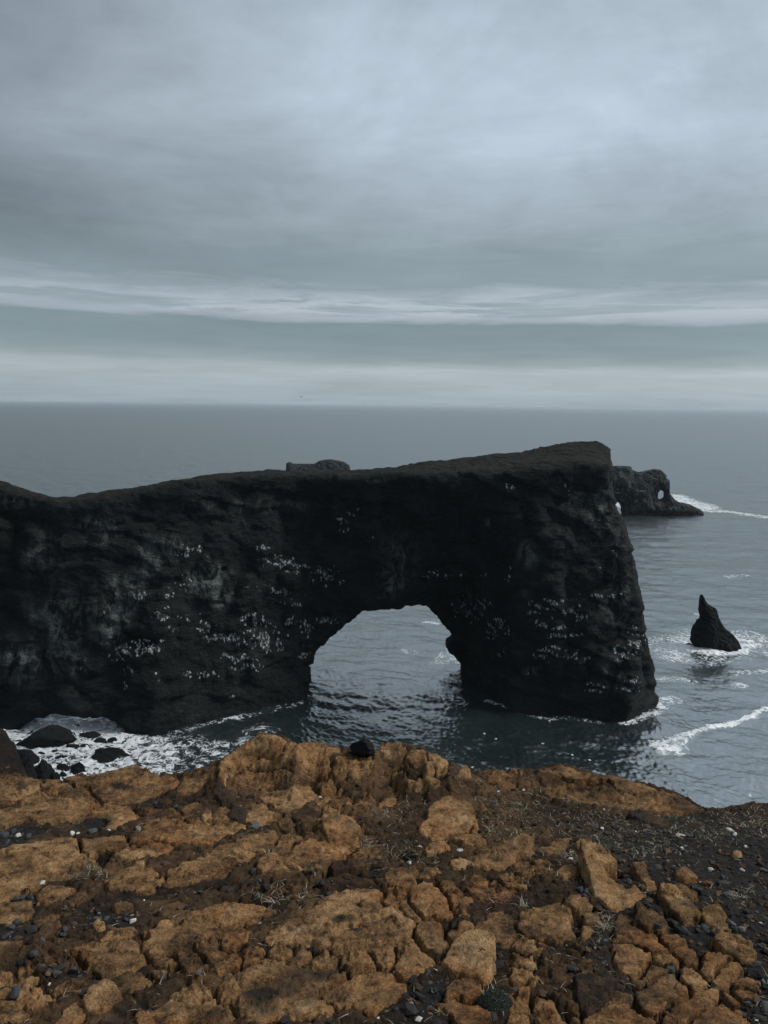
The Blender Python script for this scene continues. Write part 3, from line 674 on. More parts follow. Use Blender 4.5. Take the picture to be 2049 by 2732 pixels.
# bedrock plates, split by cracks: tone 1 = bright ochre, 0 = dark brown
PLATES = '''
T1 4 .6 -160,430 0,425 100,405 190,398 340,422 355,480 330,500 180,560 100,600 0,660 -160,690
T1 4 .6 365,430 520,428 580,440 620,470 550,510 430,545 360,500
T1 4 .55 -160,730 0,665 110,620 190,560 330,505 430,550 530,540 600,520 690,470 760,480 800,540 860,610 830,640 740,690 640,740 500,780 350,790 260,740 190,700 180,770 60,800 0,830 -160,860
T1 5 .5 565,410 650,395 720,410 800,380 920,360 1020,330 1130,300 1230,315 1290,345 1310,378 1400,393 1480,400 1500,450 1440,500 1350,520 1230,560 1180,600 1050,620 900,620 860,600 810,540 770,470 690,465 630,455 590,440
T1 3 .7 870,640 960,660 1100,660 1165,680 1170,700 1160,730 1080,770 980,810 880,840 900,760 820,720 700,740 640,780 640,760 760,690
T1 3 .35 1175,660 1300,655 1450,670 1540,690 1500,740 1350,720 1180,695
T1 2 .12 490,800 640,790 740,740 870,730 920,760 870,830 690,870 500,910 330,950 200,970 260,910 390,870
T1 7 .7 -160,1080 0,1040 150,980 290,940 420,920 590,915 680,950 700,1010 720,1070 800,1120 830,1160 760,1150 680,1170 640,1220 560,1240 420,1250 250,1300 160,1350 100,1400 0,1430 -160,1470
T1 5 .5 705,930 880,925 1040,920 1100,950 1095,965 1000,985 860,985 800,980 790,1010 720,1005
T1 5 .45 1110,960 1120,900 1200,860 1260,800 1330,760 1480,740 1540,760 1570,790 1480,830 1380,870 1300,920 1200,960
T1 6 .75 1010,1060 1080,990 1200,970 1330,935 1430,960 1440,990 1380,1030 1270,1070 1150,1110 1080,1110
T2 5 .85 -270,920 -150,870 -15,800 100,780 430,790 460,820 390,850 300,900 200,950 100,970 0,950 -100,960 -200,950
T1 5 .55 930,1250 1060,1180 1190,1150 1215,1190 1300,1230 1250,1290 1120,1320 1000,1320 930,1290
T2 5 .6 -140,1180 0,1130 120,1090 220,1030 300,980 480,910 720,870 765,900 760,970 680,990 540,1040 510,1100 390,1130 280,1160 150,1200 0,1220 -140,1230
B1 4 .55 1150,90 1260,60 1380,30 1400,45 1280,90 1250,130 1180,135
T2 4 .5 -200,1260 -60,1240 100,1220 250,1190 380,1155 370,1170 280,1215 140,1250 0,1275 -150,1290
T2 4 .75 245,375 290,275 350,240 400,165 470,95 560,50 640,45 740,60 830,95 800,170 700,230 600,200 480,280 380,330 290,385
T2 4 .8 835,100 900,115 960,135 1030,115 1130,100 1190,145 1270,165 1285,190 1220,200 1180,230 1210,310 1130,340 1030,350 900,330 760,310 600,320 500,290 620,215 700,240 810,180
T2 3 .5 330,400 480,310 620,330 760,325 900,345 1040,365 1180,350 1160,420 1000,430 900,450 760,490 650,520 520,500 400,470
T2 4 .4 0,400 60,345 180,325 230,315 240,370 180,430 100,490 0,540 -80,540 -60,450
T2 5 .75 625,550 740,500 850,470 960,435 1070,460 1070,490 1110,520 1110,560 1000,610 900,650 850,670 760,640 680,610 640,580
T2 4 .65 1080,450 1140,435 1220,455 1240,500 1180,530 1120,530 1075,490
T2 5 .8 500,650 570,640 630,635 690,680 770,720 740,760 640,790 560,780 500,740 520,690
T2 4 .4 0,640 50,625 100,640 115,670 240,670 330,665 360,700 350,740 260,780 130,780 0,760 -60,740 -40,670
T2 5 .7 745,1070 860,1040 960,980 1050,935 1120,950 1190,965 1320,950 1430,950 1440,990 1350,1040 1290,1090 1180,1130 1060,1180 960,1170 880,1140 820,1100
T2 4 .6 745,1050 750,970 780,900 840,870 930,880 960,920 880,960 820,1020
T2 4 .4 780,740 830,730 880,790 910,840 860,870 820,830 790,790
T2 3 .25 920,690 1000,660 1110,650 1140,680 1090,740 1000,760 930,760
T2 4 .75 1140,700 1150,655 1210,650 1280,690 1260,720 1200,760 1150,780 1110,750
T2 3 .4 1170,600 1300,580 1410,580 1380,630 1280,650 1180,640
T2 3 .3 1290,545 1400,520 1500,520 1490,560 1400,590 1300,580
T2 3 .35 1430,600 1560,570 1659,590 1640,640 1500,660 1420,640
T2 3 .45 1100,600 1190,550 1290,515 1300,530 1220,580 1120,620
T2 5 .5 1240,340 1270,255 1340,238 1440,228 1545,245 1560,300 1520,380 1400,400 1260,390
T2 3 .4 1390,1090 1480,1040 1600,985 1640,1000 1600,1040 1480,1085
T2 5 .15 1190,1130 1300,1080 1420,1085 1560,1110 1659,1110 1659,1140 1560,1130 1400,1140 1250,1150
T2 3 .3 920,790 1000,770 1090,760 1100,820 1060,860 960,840
T2 3 .45 960,860 1050,850 1060,890 980,890
T3 6 .75 30,135 100,115 160,130 240,165 235,210 190,265 110,250 60,200
T3 6 .7 240,170 350,160 400,185 420,240 470,290 450,350 380,370 390,310 280,300 270,270 220,250
T3 6 .7 410,195 490,180 545,200 575,260 570,330 540,370 500,350 480,270 430,230
T3 8 .75 130,390 200,345 250,360 290,400 350,370 420,370 500,380 500,450 440,490 330,495 260,440 180,430
T3 6 .2 230,340 300,310 380,320 330,380 290,400 250,370
T3 5 .35 190,290 230,265 280,300 250,320 200,315
T3 5 .5 940,450 960,395 1040,355 1120,338 1180,375 1160,430 1150,490 1060,490 980,470
T4 7 .6 -300,350 -200,322 -60,316 0,340 200,376 370,396 500,436 660,466 690,485 650,520 560,540 480,520 390,500 375,440 340,410 240,400 100,410 0,405 -120,380 -240,360
T4 3 .45 -280,500 0,480 200,540 400,560 560,550 680,520 760,510 900,540 980,600 1080,665 1000,670 800,700 600,690 450,660 200,640 0,600 -200,560
T3 3 .5 1170,1130 1240,1110 1330,1140 1440,1160 1450,1200 1340,1220 1220,1230 1190,1180
T3 3 .5 1340,1100 1440,1110 1450,1150 1350,1140
T3 3 .5 1400,1000 1500,970 1540,930 1620,910 1600,950 1540,1000 1440,1020
T3 3 .5 -40,600 0,590 120,565 140,600 60,630 0,640 -60,640
T3 4 .6 95,1220 190,1180 310,1190 300,1260 250,1330 120,1320
T3 3 .45 350,1200 470,1170 480,1220 400,1250 340,1240
T3 3 .45 1040,1230 1120,1220 1210,1260 1160,1280 1060,1270
B4 4 .4 870,110 920,95 1000,140 1015,180 960,175
B4 5 .5 1140,280 1220,270 1280,390 1275,440 1200,410 1160,350
B4 6 .55 400,380 430,350 480,365 600,470 700,520 790,620 700,640 600,590 500,560 390,555 400,470
B4 6 .55 390,610 440,590 560,610 660,650 600,700 570,800 510,830 450,780 400,710
B4 4 .5 725,690 790,665 860,700 840,735 770,745
B4 4 .35 540,890 620,830 740,750 780,775 740,820 610,910 560,920
B4 4 .45 860,620 950,610 1050,690 1050,735 960,710 890,670
B4 4 .35 740,500 830,490 910,540 890,590 800,590
B4 4 .5 1100,680 1180,670 1290,690 1300,720 1200,750 1150,810 1120,780 1130,730
B4 5 .45 1210,870 1290,790 1340,740 1390,760 1380,800 1340,860 1260,905
B4 4 .45 1370,880 1460,855 1530,890 1550,940 1480,940 1390,930
B4 4 .45 1380,960 1460,945 1520,1000 1440,1030 1390,1020
B4 5 .5 940,820 1000,795 1070,870 1060,935 1000,940 930,890
B4 6 .5 600,940 680,870 860,825 940,890 960,950 880,1020 760,1050 700,1110 640,1170 560,1100 600,1020
B4 6 .5 1045,1010 1120,945 1200,970 1245,1000 1200,1060 1120,1110 1000,1180 900,1260 850,1340 780,1340 820,1210 930,1120 1020,1060
B4 6 .5 1160,1120 1280,1035 1340,1100 1400,1190 1450,1270 1440,1400 1050,1400 1060,1240
B4 4 .4 1300,990 1370,1010 1390,1090 1340,1080
B4 6 .55 340,1080 380,1010 450,1030 500,1100 560,1180 620,1200 640,1400 60,1400 100,1220 200,1150 280,1110
B4 4 .5 0,1090 60,1130 40,1160 0,1160
B4 4 .5 0,1180 90,1240 90,1400 -40,1400
B4 4 .55 0,200 60,200 130,250 100,290 0,280 -60,250
B4 4 .5 60,330 130,300 200,330 190,400 110,410 60,380
B4 4 .5 0,300 30,340 30,430 0,470 -30,400
B4 3 .5 40,480 100,420 140,430 120,480 50,520
B3 6 .65 250,150 260,95 350,75 460,90 530,110 580,190 600,270 620,330 600,370 540,380 470,340 380,350 330,290 280,240 250,210
B3 5 .7 20,140 110,110 240,115 245,210 290,250 330,300 380,350 350,370 240,345 180,280 100,260 30,270 -40,230
B2 7 .75 690,555 700,520 770,460 850,400 1000,390 1010,350 1110,290 1210,240 1400,235 1460,270 1600,300 1650,290 1780,275 1860,340 1930,400 1930,450 1860,530 1780,570 1740,555 1700,560 1740,600 1760,700 1740,780 1660,770 1610,720 1550,630 1460,610 1330,630 1240,610 1120,615 1000,590 910,565 800,550
B2 6 .7 1190,200 1260,150 1340,130 1450,120 1659,130 1690,150 1720,250 1640,285 1540,270 1450,230 1380,220 1250,220
B3 7 .5 310,420 350,370 430,355 470,390 500,430 560,480 580,530 540,600 480,660 410,655 370,610 330,520
B3 4 .45 580,490 640,485 690,520 640,550 570,560 560,520
B3 6 .6 150,610 200,570 280,530 330,560 360,630 410,700 410,770 330,830 280,860 180,920 120,860 130,740 160,690
B2 5 .45 1040,700 1200,680 1290,690 1280,740 1200,770 1060,800 1020,770
B2 5 .75 1300,680 1430,650 1550,660 1640,770 1620,810 1500,780 1480,830 1360,820 1290,740
B2 7 .6 1130,1010 1240,930 1400,870 1560,840 1640,800 1760,880 1810,930 1840,940 1730,1040 1630,1100 1560,1150 1450,1120 1400,1070 1260,1110 1160,1060
B2 7 .65 340,870 420,830 560,750 680,710 790,740 830,750 940,780 1060,810 1240,810 1340,880 1220,960 1120,1020 1180,1080 1250,1120 1150,1180 1050,1220 900,1210 700,1230 600,1250 490,1240 440,1180 400,1130 290,1090 265,1040 320,980
B2 5 .7 680,650 760,615 900,650 880,700 800,720 740,700 680,685
B2 4 .35 885,690 920,650 1030,640 1040,690 980,730 890,755
B2 4 .45 475,640 560,650 660,640 650,690 560,730 490,760 440,780 480,700
B2 5 .5 240,750 300,710 380,670 460,660 470,700 430,780 360,840 290,840 240,800
B2 6 .6 280,540 330,500 430,450 500,510 480,540 400,600 300,630 275,590
B2 5 .5 100,650 170,560 250,540 265,610 310,650 250,720 180,740 130,680
B2 5 .45 0,680 70,665 150,730 80,780 0,805 -40,790 -90,740
B2 3 .4 80,800 190,760 180,780 100,820
B2 6 .65 -320,490 -180,420 0,340 130,305 280,250 400,250 580,260 700,290 620,350 480,400 380,440 230,480 100,530 -20,570 -100,600 -230,660 -320,690 -330,640 -400,640 -390,560
B1 7 .6 650,640 780,610 930,590 1060,600 1190,570 1230,520 1215,590 1200,660 1240,700 1100,790 980,840 890,880 830,800 760,740 690,700
B1 4 .6 890,560 950,500 1040,480 1080,450 1140,480 1090,520 1010,560 930,580
B1 4 .4 500,990 590,940 650,900 760,865 800,900 780,950 700,990 600,1010 510,1020
B1 4 .35 900,940 960,900 1070,870 1160,880 1250,900 1190,970 1100,1020 1040,1020 990,990
B1 4 .45 -160,930 0,900 60,840 120,830 130,890 70,930 0,950 -160,970
B1 4 .5 125,820 200,810 300,820 280,850 210,890 150,900 125,870
B1 4 .5 -160,1000 0,990 80,940 150,920 210,950 270,960 180,990 60,1010 -160,1020
B1 4 .55 -160,1140 100,1080 250,1020 390,1060 370,1130 280,1170 160,1200 130,1250 0,1270 -160,1290
B1 4 .45 550,1250 580,1170 650,1100 710,1120 770,1170 700,1230 640,1276 600,1380 540,1380
B1 3 .2 700,1250 790,1170 950,1140 1100,1140 1050,1230 900,1380 660,1380
B2 6 .65 -385,1215 -260,1165 -150,1100 -70,1020 30,1000 130,1015 220,1080 170,1140 60,1190 -60,1260 -150,1380 -300,1380
B2 6 .65 150,1170 230,1125 300,1130 390,1180 395,1220 350,1270 200,1380 60,1380 40,1230
B1 6 .5 350,150 420,95 560,110 580,150 490,180 420,215 350,200
B1 6 .35 610,210 700,160 800,100 860,85 800,150 700,200 610,240
B1 4 .45 -160,300 60,255 230,240 240,290 230,350 100,390 0,400 -160,420
B1 4 .5 -160,610 140,595 130,620 0,670 -160,700
B1 4 .25 260,590 300,530 380,460 480,420 440,490 350,550 290,600
B1 4 .3 340,380 400,320 470,340 440,380 360,410
B1 4 .35 590,760 610,690 650,680 700,740 660,770
B1 3 .3 410,720 460,690 490,710 440,760 340,800 360,770
B1 5 .5 1340,740 1430,700 1500,710 1490,770 1440,810 1370,770
B1 4 .45 1495,770 1540,730 1560,770 1530,810
B1 4 .45 1460,680 1560,630 1610,650 1560,690 1480,700
B1 4 .5 1320,830 1370,790 1420,820 1400,860 1330,860
B3 4 .45 530,90 580,80 640,110 700,180 620,190 570,150
B3 4 .5 605,200 740,205 740,240 690,280 740,340 680,350 620,300
B3 6 .4 820,500 890,450 960,400 970,350 1030,335 1080,370 1100,430 1140,470 1120,560 1060,590 990,580 960,540 900,530
B3 3 .45 780,50 850,35 930,60 920,100 850,100 790,90
B3 4 .45 770,130 820,100 900,110 980,150 960,165 860,175
B3 4 .5 945,80 980,55 1060,90 1140,140 1120,165 1040,150 970,120
B3 3 .45 1040,60 1120,60 1230,110 1220,140 1150,120
B3 6 .55 1240,330 1340,310 1440,280 1560,250 1640,280 1700,330 1700,420 1680,490 1600,540 1480,580 1330,540 1240,470 1230,400
B3 5 .55 1170,620 1230,560 1310,560 1360,640 1330,700 1260,700 1180,670
B3 3 .5 1330,590 1400,580 1420,610 1380,630
B3 4 .45 1180,720 1250,720 1300,790 1270,820 1200,790
B3 5 .5 1150,850 1240,820 1310,880 1290,950 1200,930 1150,900
B3 5 .55 590,1000 680,950 780,930 840,980 870,1040 800,1080 700,1060 610,1050
B3 5 .55 570,1110 650,1070 760,1080 860,1100 890,1180 910,1230 850,1300 700,1320 690,1200 640,1150
B3 4 .45 1090,1070 1140,1040 1230,1070 1280,1110 1240,1150 1150,1140
B3 3 .45 1310,1100 1400,1090 1460,1130 1400,1160 1330,1150
B3 5 .5 1140,1240 1210,1205 1300,1215 1310,1260 1300,1400 1080,1400
B3 5 .5 1340,1220 1500,1215 1659,1240 1659,1400 1330,1400
'''
# loose rocks that could be lifted off the ground
LOOSE = [
 ('T3 11 .85 330,800 420,750 415,690 480,650 590,620 680,625 790,650 800,700 850,790 840,810 700,815 610,840 560,880 480,900 400,880 350,830', 'rock_slab', 'large ochre slab lying alone on dark soil below the cliff edge', 'rock'),
 ('T2 9 .75 1140,825 1200,790 1290,775 1400,780 1470,830 1480,860 1440,895 1300,915 1200,920 1190,880', 'rock_slab', 'flat kite shaped ochre slab left of the large lone slab', 'rock'),
 ('T2 8 .7 590,1160 610,1110 690,1080 745,1075 800,1110 870,1180 790,1195 700,1190 640,1200', 'rock_slab', 'small half moon slab broken off the ochre plate in mid foreground', 'rock'),
 ('B3 11 .9 600,640 640,590 700,560 760,530 870,540 930,540 980,590 990,660 970,720 960,800 950,870 900,880 830,840 760,820 690,800 620,770 530,710 560,670', 'rock_slab', 'bright ochre triangular rock standing proud in the lower foreground', 'rock'),
 ('B4 10 .75 45,-130 120,-145 220,-110 340,-60 365,-30 270,-20 258,5 290,35 370,62 480,90 545,62 615,125 520,200 385,255 320,240 240,190 150,80 90,-20', 'rock_slab', 'long notched ochre slab at the right of the foreground', 'rock'),
 ('B4 8 .6 495,-70 560,-75 620,-55 690,50 700,85 640,95 560,10 520,-20', 'rock', 'brown rock just right of the notched slab', 'rock'),
 ('B4 7 .6 870,-45 930,-60 1060,10 1060,25 960,30 890,10', 'rock', 'small wedge of brown rock furthest up among the right hand rocks', 'rock'),
 ('B4 10 .5 715,110 780,95 860,115 960,180 1050,240 1130,290 1050,300 960,340 900,300 820,240 730,150', 'rock_slab', 'long brown rock tilted over a deep dark shadow at right', 'rock'),
 ('B4 9 .4 530,270 590,270 680,320 770,360 815,400 770,450 640,430 560,390 515,380 540,330', 'rock', 'ridged olive brown rock below the notched slab', 'rock'),
 ('B4 7 .45 1180,540 1260,505 1370,530 1500,570 1550,630 1520,690 1420,680 1320,630 1220,590', 'rock_slab', 'oblong brown slab nearest the right border on the black gravel', 'rock'),
 ('B4 8 .12 0,920 60,885 150,890 300,920 340,950 310,1030 230,1080 130,1130 60,1060 30,1000', 'rock', 'dark brown three cornered rock near the bottom right', 'rock'),
 ('B1 7 .65 690,1040 780,980 890,950 950,970 1040,1040 1030,1070 940,1110 880,1140 760,1130 710,1090', 'rock_slab', 'six sided ochre slab ringed by a black gap at lower left', 'rock'),
 ('B1 5 .4 955,265 1030,240 1130,260 1140,290 1050,305 990,300', 'rock', 'small pale brown flat rock on dark soil at left', 'rock'),
 ('B1 5 1.0 790,420 830,395 880,410 885,440 840,460 800,445', 'stone', 'bright orange stone alone on dark soil at left', 'stone'),
 ('B3 6 .65 680,430 740,415 810,440 805,490 740,475 690,470', 'stone', 'small ochre block in a dark gap beside a grey cube', 'stone'),
 ('B3 5 .0 625,410 640,380 662,385 665,430 640,450 625,440', 'stone', 'little blue grey cube of stone in a dark gap', 'stone'),
 ('B3 5 .6 1190,1000 1210,970 1280,980 1270,1030 1200,1040', 'stone', 'square ochre stone among the rubble right of the dark cushion plant', 'stone'),
 ('T3 4 .95 390,1030 440,990 560,975 600,1000 590,1040 520,1065 420,1070', 'stone', 'oval orange stone left of a flatter ochre one', 'stone'),
 ('T3 5 .7 620,940 700,915 860,915 910,950 860,990 740,1000 660,970', 'rock_slab', 'flat ochre rock just below the large lone slab', 'rock'),
 ('T3 8 .65 610,1100 760,1060 900,1030 1080,1000 1240,970 1320,995 1260,1040 1150,1080 1090,1140 980,1160 850,1140 750,1100 740,1140 640,1140', 'rock_slab', 'longest flat ochre slab lying across the middle of the foreground', 'rock'),
 ('T3 4 .6 790,870 820,845 850,870 840,905 800,905', 'stone', 'round tan pebble at the right foot of the large lone slab', 'stone'),
 ('T3 5 .65 1500,1210 1560,1170 1650,1165 1700,1190 1660,1230 1580,1245', 'stone', 'ochre stone left of the notched slab', 'stone'),
 ('T4 5 .8 20,955 60,935 145,950 145,990 110,1015 60,1010', 'stone', 'five sided ochre stone above the notched slab', 'stone'),
 ('T4 4 .85 1345,1035 1380,1015 1430,1025 1435,1050 1390,1062', 'stone', 'single orange stone on the black gravel at right', 'stone'),
 ('T4 5 .1 450,720 560,690 700,730 800,770 820,800 700,790 560,760', 'rock_slab', 'dark mossy slab in the dry grass below the cliff edge', 'rock'),
 ('T2 7 .0 360,690 380,660 460,660 500,690 490,740 420,745 370,725', 'rock', 'squat black rock lying on the ochre plates', 'rock'),
 ('T2 8 .1 250,570 280,540 390,545 405,590 390,625 300,620', 'rock', 'dark block with an ochre top below the highest outcrop', 'rock'),
 ('T2 5 .9 120,720 150,690 200,695 205,760 150,775', 'stone', 'crumbly orange stone on the grey brown plate', 'stone'),
 ('T3 7 .75 680,375 700,338 740,322 780,345 790,385 740,405', 'rock', 'rounded ochre rock on the brink right of the high block', 'rock'),
 ('T3 4 .55 1180,400 1220,368 1232,390 1200,418', 'stone', 'small upright stone on the brink beside the rubble', 'stone'),
 ('T2 6 .3 1310,178 1360,150 1425,130 1430,165 1340,195', 'rock', 'flat grey brown rock touching the black boulder on the brink', 'rock'),
 ('T3 4 .4 830,690 890,640 920,680 870,700', 'stone', 'pointed grey stone right of the large lone slab', 'stone'),
]
PITS_AND_SHADE = '''
T1 -9 0 700,1010 800,1030 1030,1010 960,1080 860,1200 790,1120 720,1070
B1 -8 0 130,170 200,110 330,85 340,130 250,170 150,190
B1 -12 0 700,720 780,780 880,850 900,910 800,890 720,790
B1 -7 0 900,880 1060,800 1330,730 1240,790 1060,850 940,895
B3 -8 0 530,720 600,800 750,870 940,890 950,930 750,930 560,850 520,780
B4 -8 0 720,210 850,300 960,340 1110,300 1180,420 1000,430 820,380
B2 -9 0 680,560 800,570 910,575 1040,610 1000,630 850,610 690,600
T4 -8 0 -120,400 0,415 250,405 350,415 370,460 340,480 0,470 -120,450
T2 -10 0 1150,1180 1200,1150 1400,1140 1560,1130 1640,1140 1600,1180 1400,1200 1250,1270 1160,1276
T3 -7 0 170,1080 300,1070 320,1130 220,1150 160,1130
B3 -6 0 620,400 660,440 690,480 800,500 760,520 660,500 620,460
T3 -8 0 110,440 180,440 260,450 310,495 220,520 120,520
B4 -6 0 370,60 480,30 340,-20 270,-10 300,40
B2 -7 0 100,100 260,90 300,110 200,150 110,150
B1 -6 0 690,1090 760,1140 880,1150 1040,1080 1050,1100 900,1180 740,1170
T3 -6 0 560,890 620,850 760,825 850,820 850,850 700,880 600,910
'''
# dark damp or lichen stains on the rock: px, py, radius x, radius y, strength
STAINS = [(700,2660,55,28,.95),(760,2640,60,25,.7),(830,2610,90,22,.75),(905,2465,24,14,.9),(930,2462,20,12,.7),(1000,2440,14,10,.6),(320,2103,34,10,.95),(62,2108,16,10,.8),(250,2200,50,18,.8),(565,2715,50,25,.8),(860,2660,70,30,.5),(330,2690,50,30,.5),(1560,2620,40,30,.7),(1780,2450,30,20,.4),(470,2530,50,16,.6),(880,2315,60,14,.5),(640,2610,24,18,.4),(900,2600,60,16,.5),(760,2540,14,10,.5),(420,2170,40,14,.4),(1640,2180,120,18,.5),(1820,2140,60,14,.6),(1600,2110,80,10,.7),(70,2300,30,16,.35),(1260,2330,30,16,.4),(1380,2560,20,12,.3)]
RUBBLE = [  # ground that is all small broken pieces: outline in pixels, piece size m, height m
    ([(1370,2500),(1530,2490),(1610,2560),(1600,2640),(1560,2732),(1350,2732),(1340,2620)], .045, .022),
    ([(500,2060),(560,2045),(900,2050),(1010,2020),(1050,2080),(900,2110),(700,2120),(560,2140),(500,2120)], .05, .016),
    ([(1290,2060),(1420,2060),(1640,2110),(1860,2150),(1700,2180),(1440,2150),(1300,2120)], .055, .018),
    ([(880,2140),(1020,2120),(1020,2220),(900,2260),(760,2230)], .05, .02),
    ([(700,2350),(900,2340),(890,2390),(740,2410),(640,2390)], .045, .02),
    ([(1240,2330),(1520,2310),(1480,2400),(1300,2410)], .05, .016),
    ([(20,2560),(200,2530),(230,2640),(120,2720),(0,2640)], .045, .02)]

def plate_material():
    m, k, b = material('ochre_tuff')
    pos = k.node('ShaderNodeNewGeometry').outputs['Position']
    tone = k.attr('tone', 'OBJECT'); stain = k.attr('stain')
    n1 = k.noise(pos, 4.5, 6, 0.6, 0.4); n2 = k.noise(pos, 22, 6, 0.65); n3 = k.noise(pos, 120, 4, 0.7); n4 = k.noise(pos, 9, 5, 0.6, 1.0)
    t = k.math('ADD', k.math('MULTIPLY', n1, 0.50), k.math('ADD', k.math('MULTIPLY', n2, 0.45), k.math('MULTIPLY', n3, 0.45)))
    t = k.math('ADD', t, k.math('MULTIPLY', k.math('SUBTRACT', tone, 0.55), 0.22))
    c = k.ramp(t, [(0.50, (0.016, 0.010, 0.007)), (0.59, (0.068, 0.038, 0.018)), (0.68, (0.175, 0.095, 0.040)), (0.78, (0.32, 0.180, 0.078)), (0.92, (0.48, 0.33, 0.18))])
    dark = k.ramp(t, [(0.35, (0.014, 0.011, 0.009)), (0.65, (0.050, 0.034, 0.022)), (0.9, (0.10, 0.075, 0.05))])
    c = k.mix(k.math('SUBTRACT', 1.0, k.smooth(tone, -0.05, 0.5)), c, dark)
    n5 = k.noise(pos, 1.9, 6, 0.62, 0.6); n6 = k.noise(pos, 6.5, 7, 0.66, 0.8)
    c = k.mix(k.math('MULTIPLY', k.smooth(n5, 0.50, 0.64), 0.65), c, k.mix(1.0, c, (0.93, 0.68, 0.52, 1), 'MULTIPLY'))
    c = k.mix(k.math('MULTIPLY', k.smooth(n6, 0.47, 0.62), 0.78), c, k.mix(1.0, c, (0.36, 0.38, 0.40, 1), 'MULTIPLY'))
    lich = k.math('MULTIPLY', k.smooth(n4, 0.56, 0.70), 0.55)
    c = k.mix(lich, c, (0.075, 0.066, 0.046, 1))
    pit = k.math('MULTIPLY', k.smooth(n2, 0.44, 0.34), 0.75)
    c = k.mix(k.math('SUBTRACT', 1.0, k.smooth(n2, 0.30, 0.43)), c, (0.035, 0.020, 0.012, 1))
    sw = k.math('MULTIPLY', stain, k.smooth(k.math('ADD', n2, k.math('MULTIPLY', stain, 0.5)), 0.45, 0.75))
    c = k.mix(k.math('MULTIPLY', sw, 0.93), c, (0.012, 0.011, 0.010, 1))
    k.l.new(c, b.inputs['Base Color']); b.inputs['Roughness'].default_value = 0.95; b.inputs['Specular IOR Level'].default_value = 0.2
    h = k.math('ADD', k.math('MULTIPLY', n2, 1.0), k.math('MULTIPLY', n3, 0.30))
    k.l.new(k.bump(h, 1.0, 0.034), b.inputs['Normal'])
    return m
def soil_material():
    m, k, b = material('dark_volcanic_soil')
    pos = k.node('ShaderNodeNewGeometry').outputs['Position']; rock = k.attr('rock'); gravel = k.attr('gravel')
    n1 = k.noise(pos, 3.0, 6, 0.6, 0.4); n2 = k.noise(pos, 30, 6, 0.7); n3 = k.noise(pos, 140, 4, 0.7)
    t = k.math('ADD', k.math('MULTIPLY', n1, 0.5), k.math('ADD', k.math('MULTIPLY', n2, 0.3), k.math('MULTIPLY', n3, 0.3)))
    soil = k.ramp(t, [(0.42, (0.007, 0.006, 0.005)), (0.56, (0.017, 0.012, 0.009)), (0.68, (0.038, 0.025, 0.016)), (0.8, (0.085, 0.055, 0.034))])
    grav = k.ramp(n2, [(0.35, (0.008, 0.008, 0.008)), (0.55, (0.022, 0.021, 0.020)), (0.75, (0.06, 0.056, 0.050))])
    c = k.mix(k.math('MULTIPLY', gravel, 0.9), soil, grav)
    rk = k.ramp(t, [(0.42, (0.020, 0.013, 0.009)), (0.54, (0.068, 0.040, 0.021)), (0.66, (0.160, 0.091, 0.043)), (0.80, (0.30, 0.175, 0.082))])
    c = k.mix(rock, c, rk)
    k.l.new(c, b.inputs['Base Color']); b.inputs['Roughness'].default_value = 0.97; b.inputs['Specular IOR Level'].default_value = 0.15
    h = k.math('ADD', k.math('MULTIPLY', n2, 1.0), k.math('MULTIPLY', n3, 0.5))
    k.l.new(k.bump(h, 0.9, 0.022), b.inputs['Normal'])
    return m
PLATE_M, SOIL_M = plate_material(), soil_material()

# the fine sheet of ground in front of the viewer
_ry = 1.0034; NR = int(math.log(8.2/0.95)/math.log(_ry)); NC = 1060; SMAX = 0.88
gy = 0.95*_ry**np.arange(NR); gs = np.linspace(-SMAX, SMAX, NC)
GX = (gs[None, :]*(gy[:, None]+0.6)); GY = np.repeat(gy[:, None], NC, 1)
def cells(X, Y, size, seed):
    """distance to the nearest and second nearest scattered point, and a random number for the nearest"""
    u, v = X/size, Y/size; iu, iv = np.floor(u), np.floor(v)
    d1 = np.full(X.shape, 9.0); d2 = d1.copy(); r = np.zeros(X.shape)
    for a in (-1, 0, 1):
        for c in (-1, 0, 1):
            ci, cj = (iu+a).astype(np.int64), (iv+c).astype(np.int64)
            hsh = (ci*73856093 ^ cj*19349663 ^ seed*83492791) & 0xFFFFF
            jx = ((hsh*1103515245+12345) & 0xFFFF)/65535.0; jy = ((hsh*22695477+1) >> 4 & 0xFFFF)/65535.0
            d = np.hypot(u-(ci+jx), v-(cj+jy)); rr = ((hsh*134775813+7) >> 3 & 0xFFFF)/65535.0
            m = d < d1; d2 = np.where(m, d1, np.minimum(d2, d)); r = np.where(m, rr, r); d1 = np.where(m, d, d1)
    return d1, d2, r

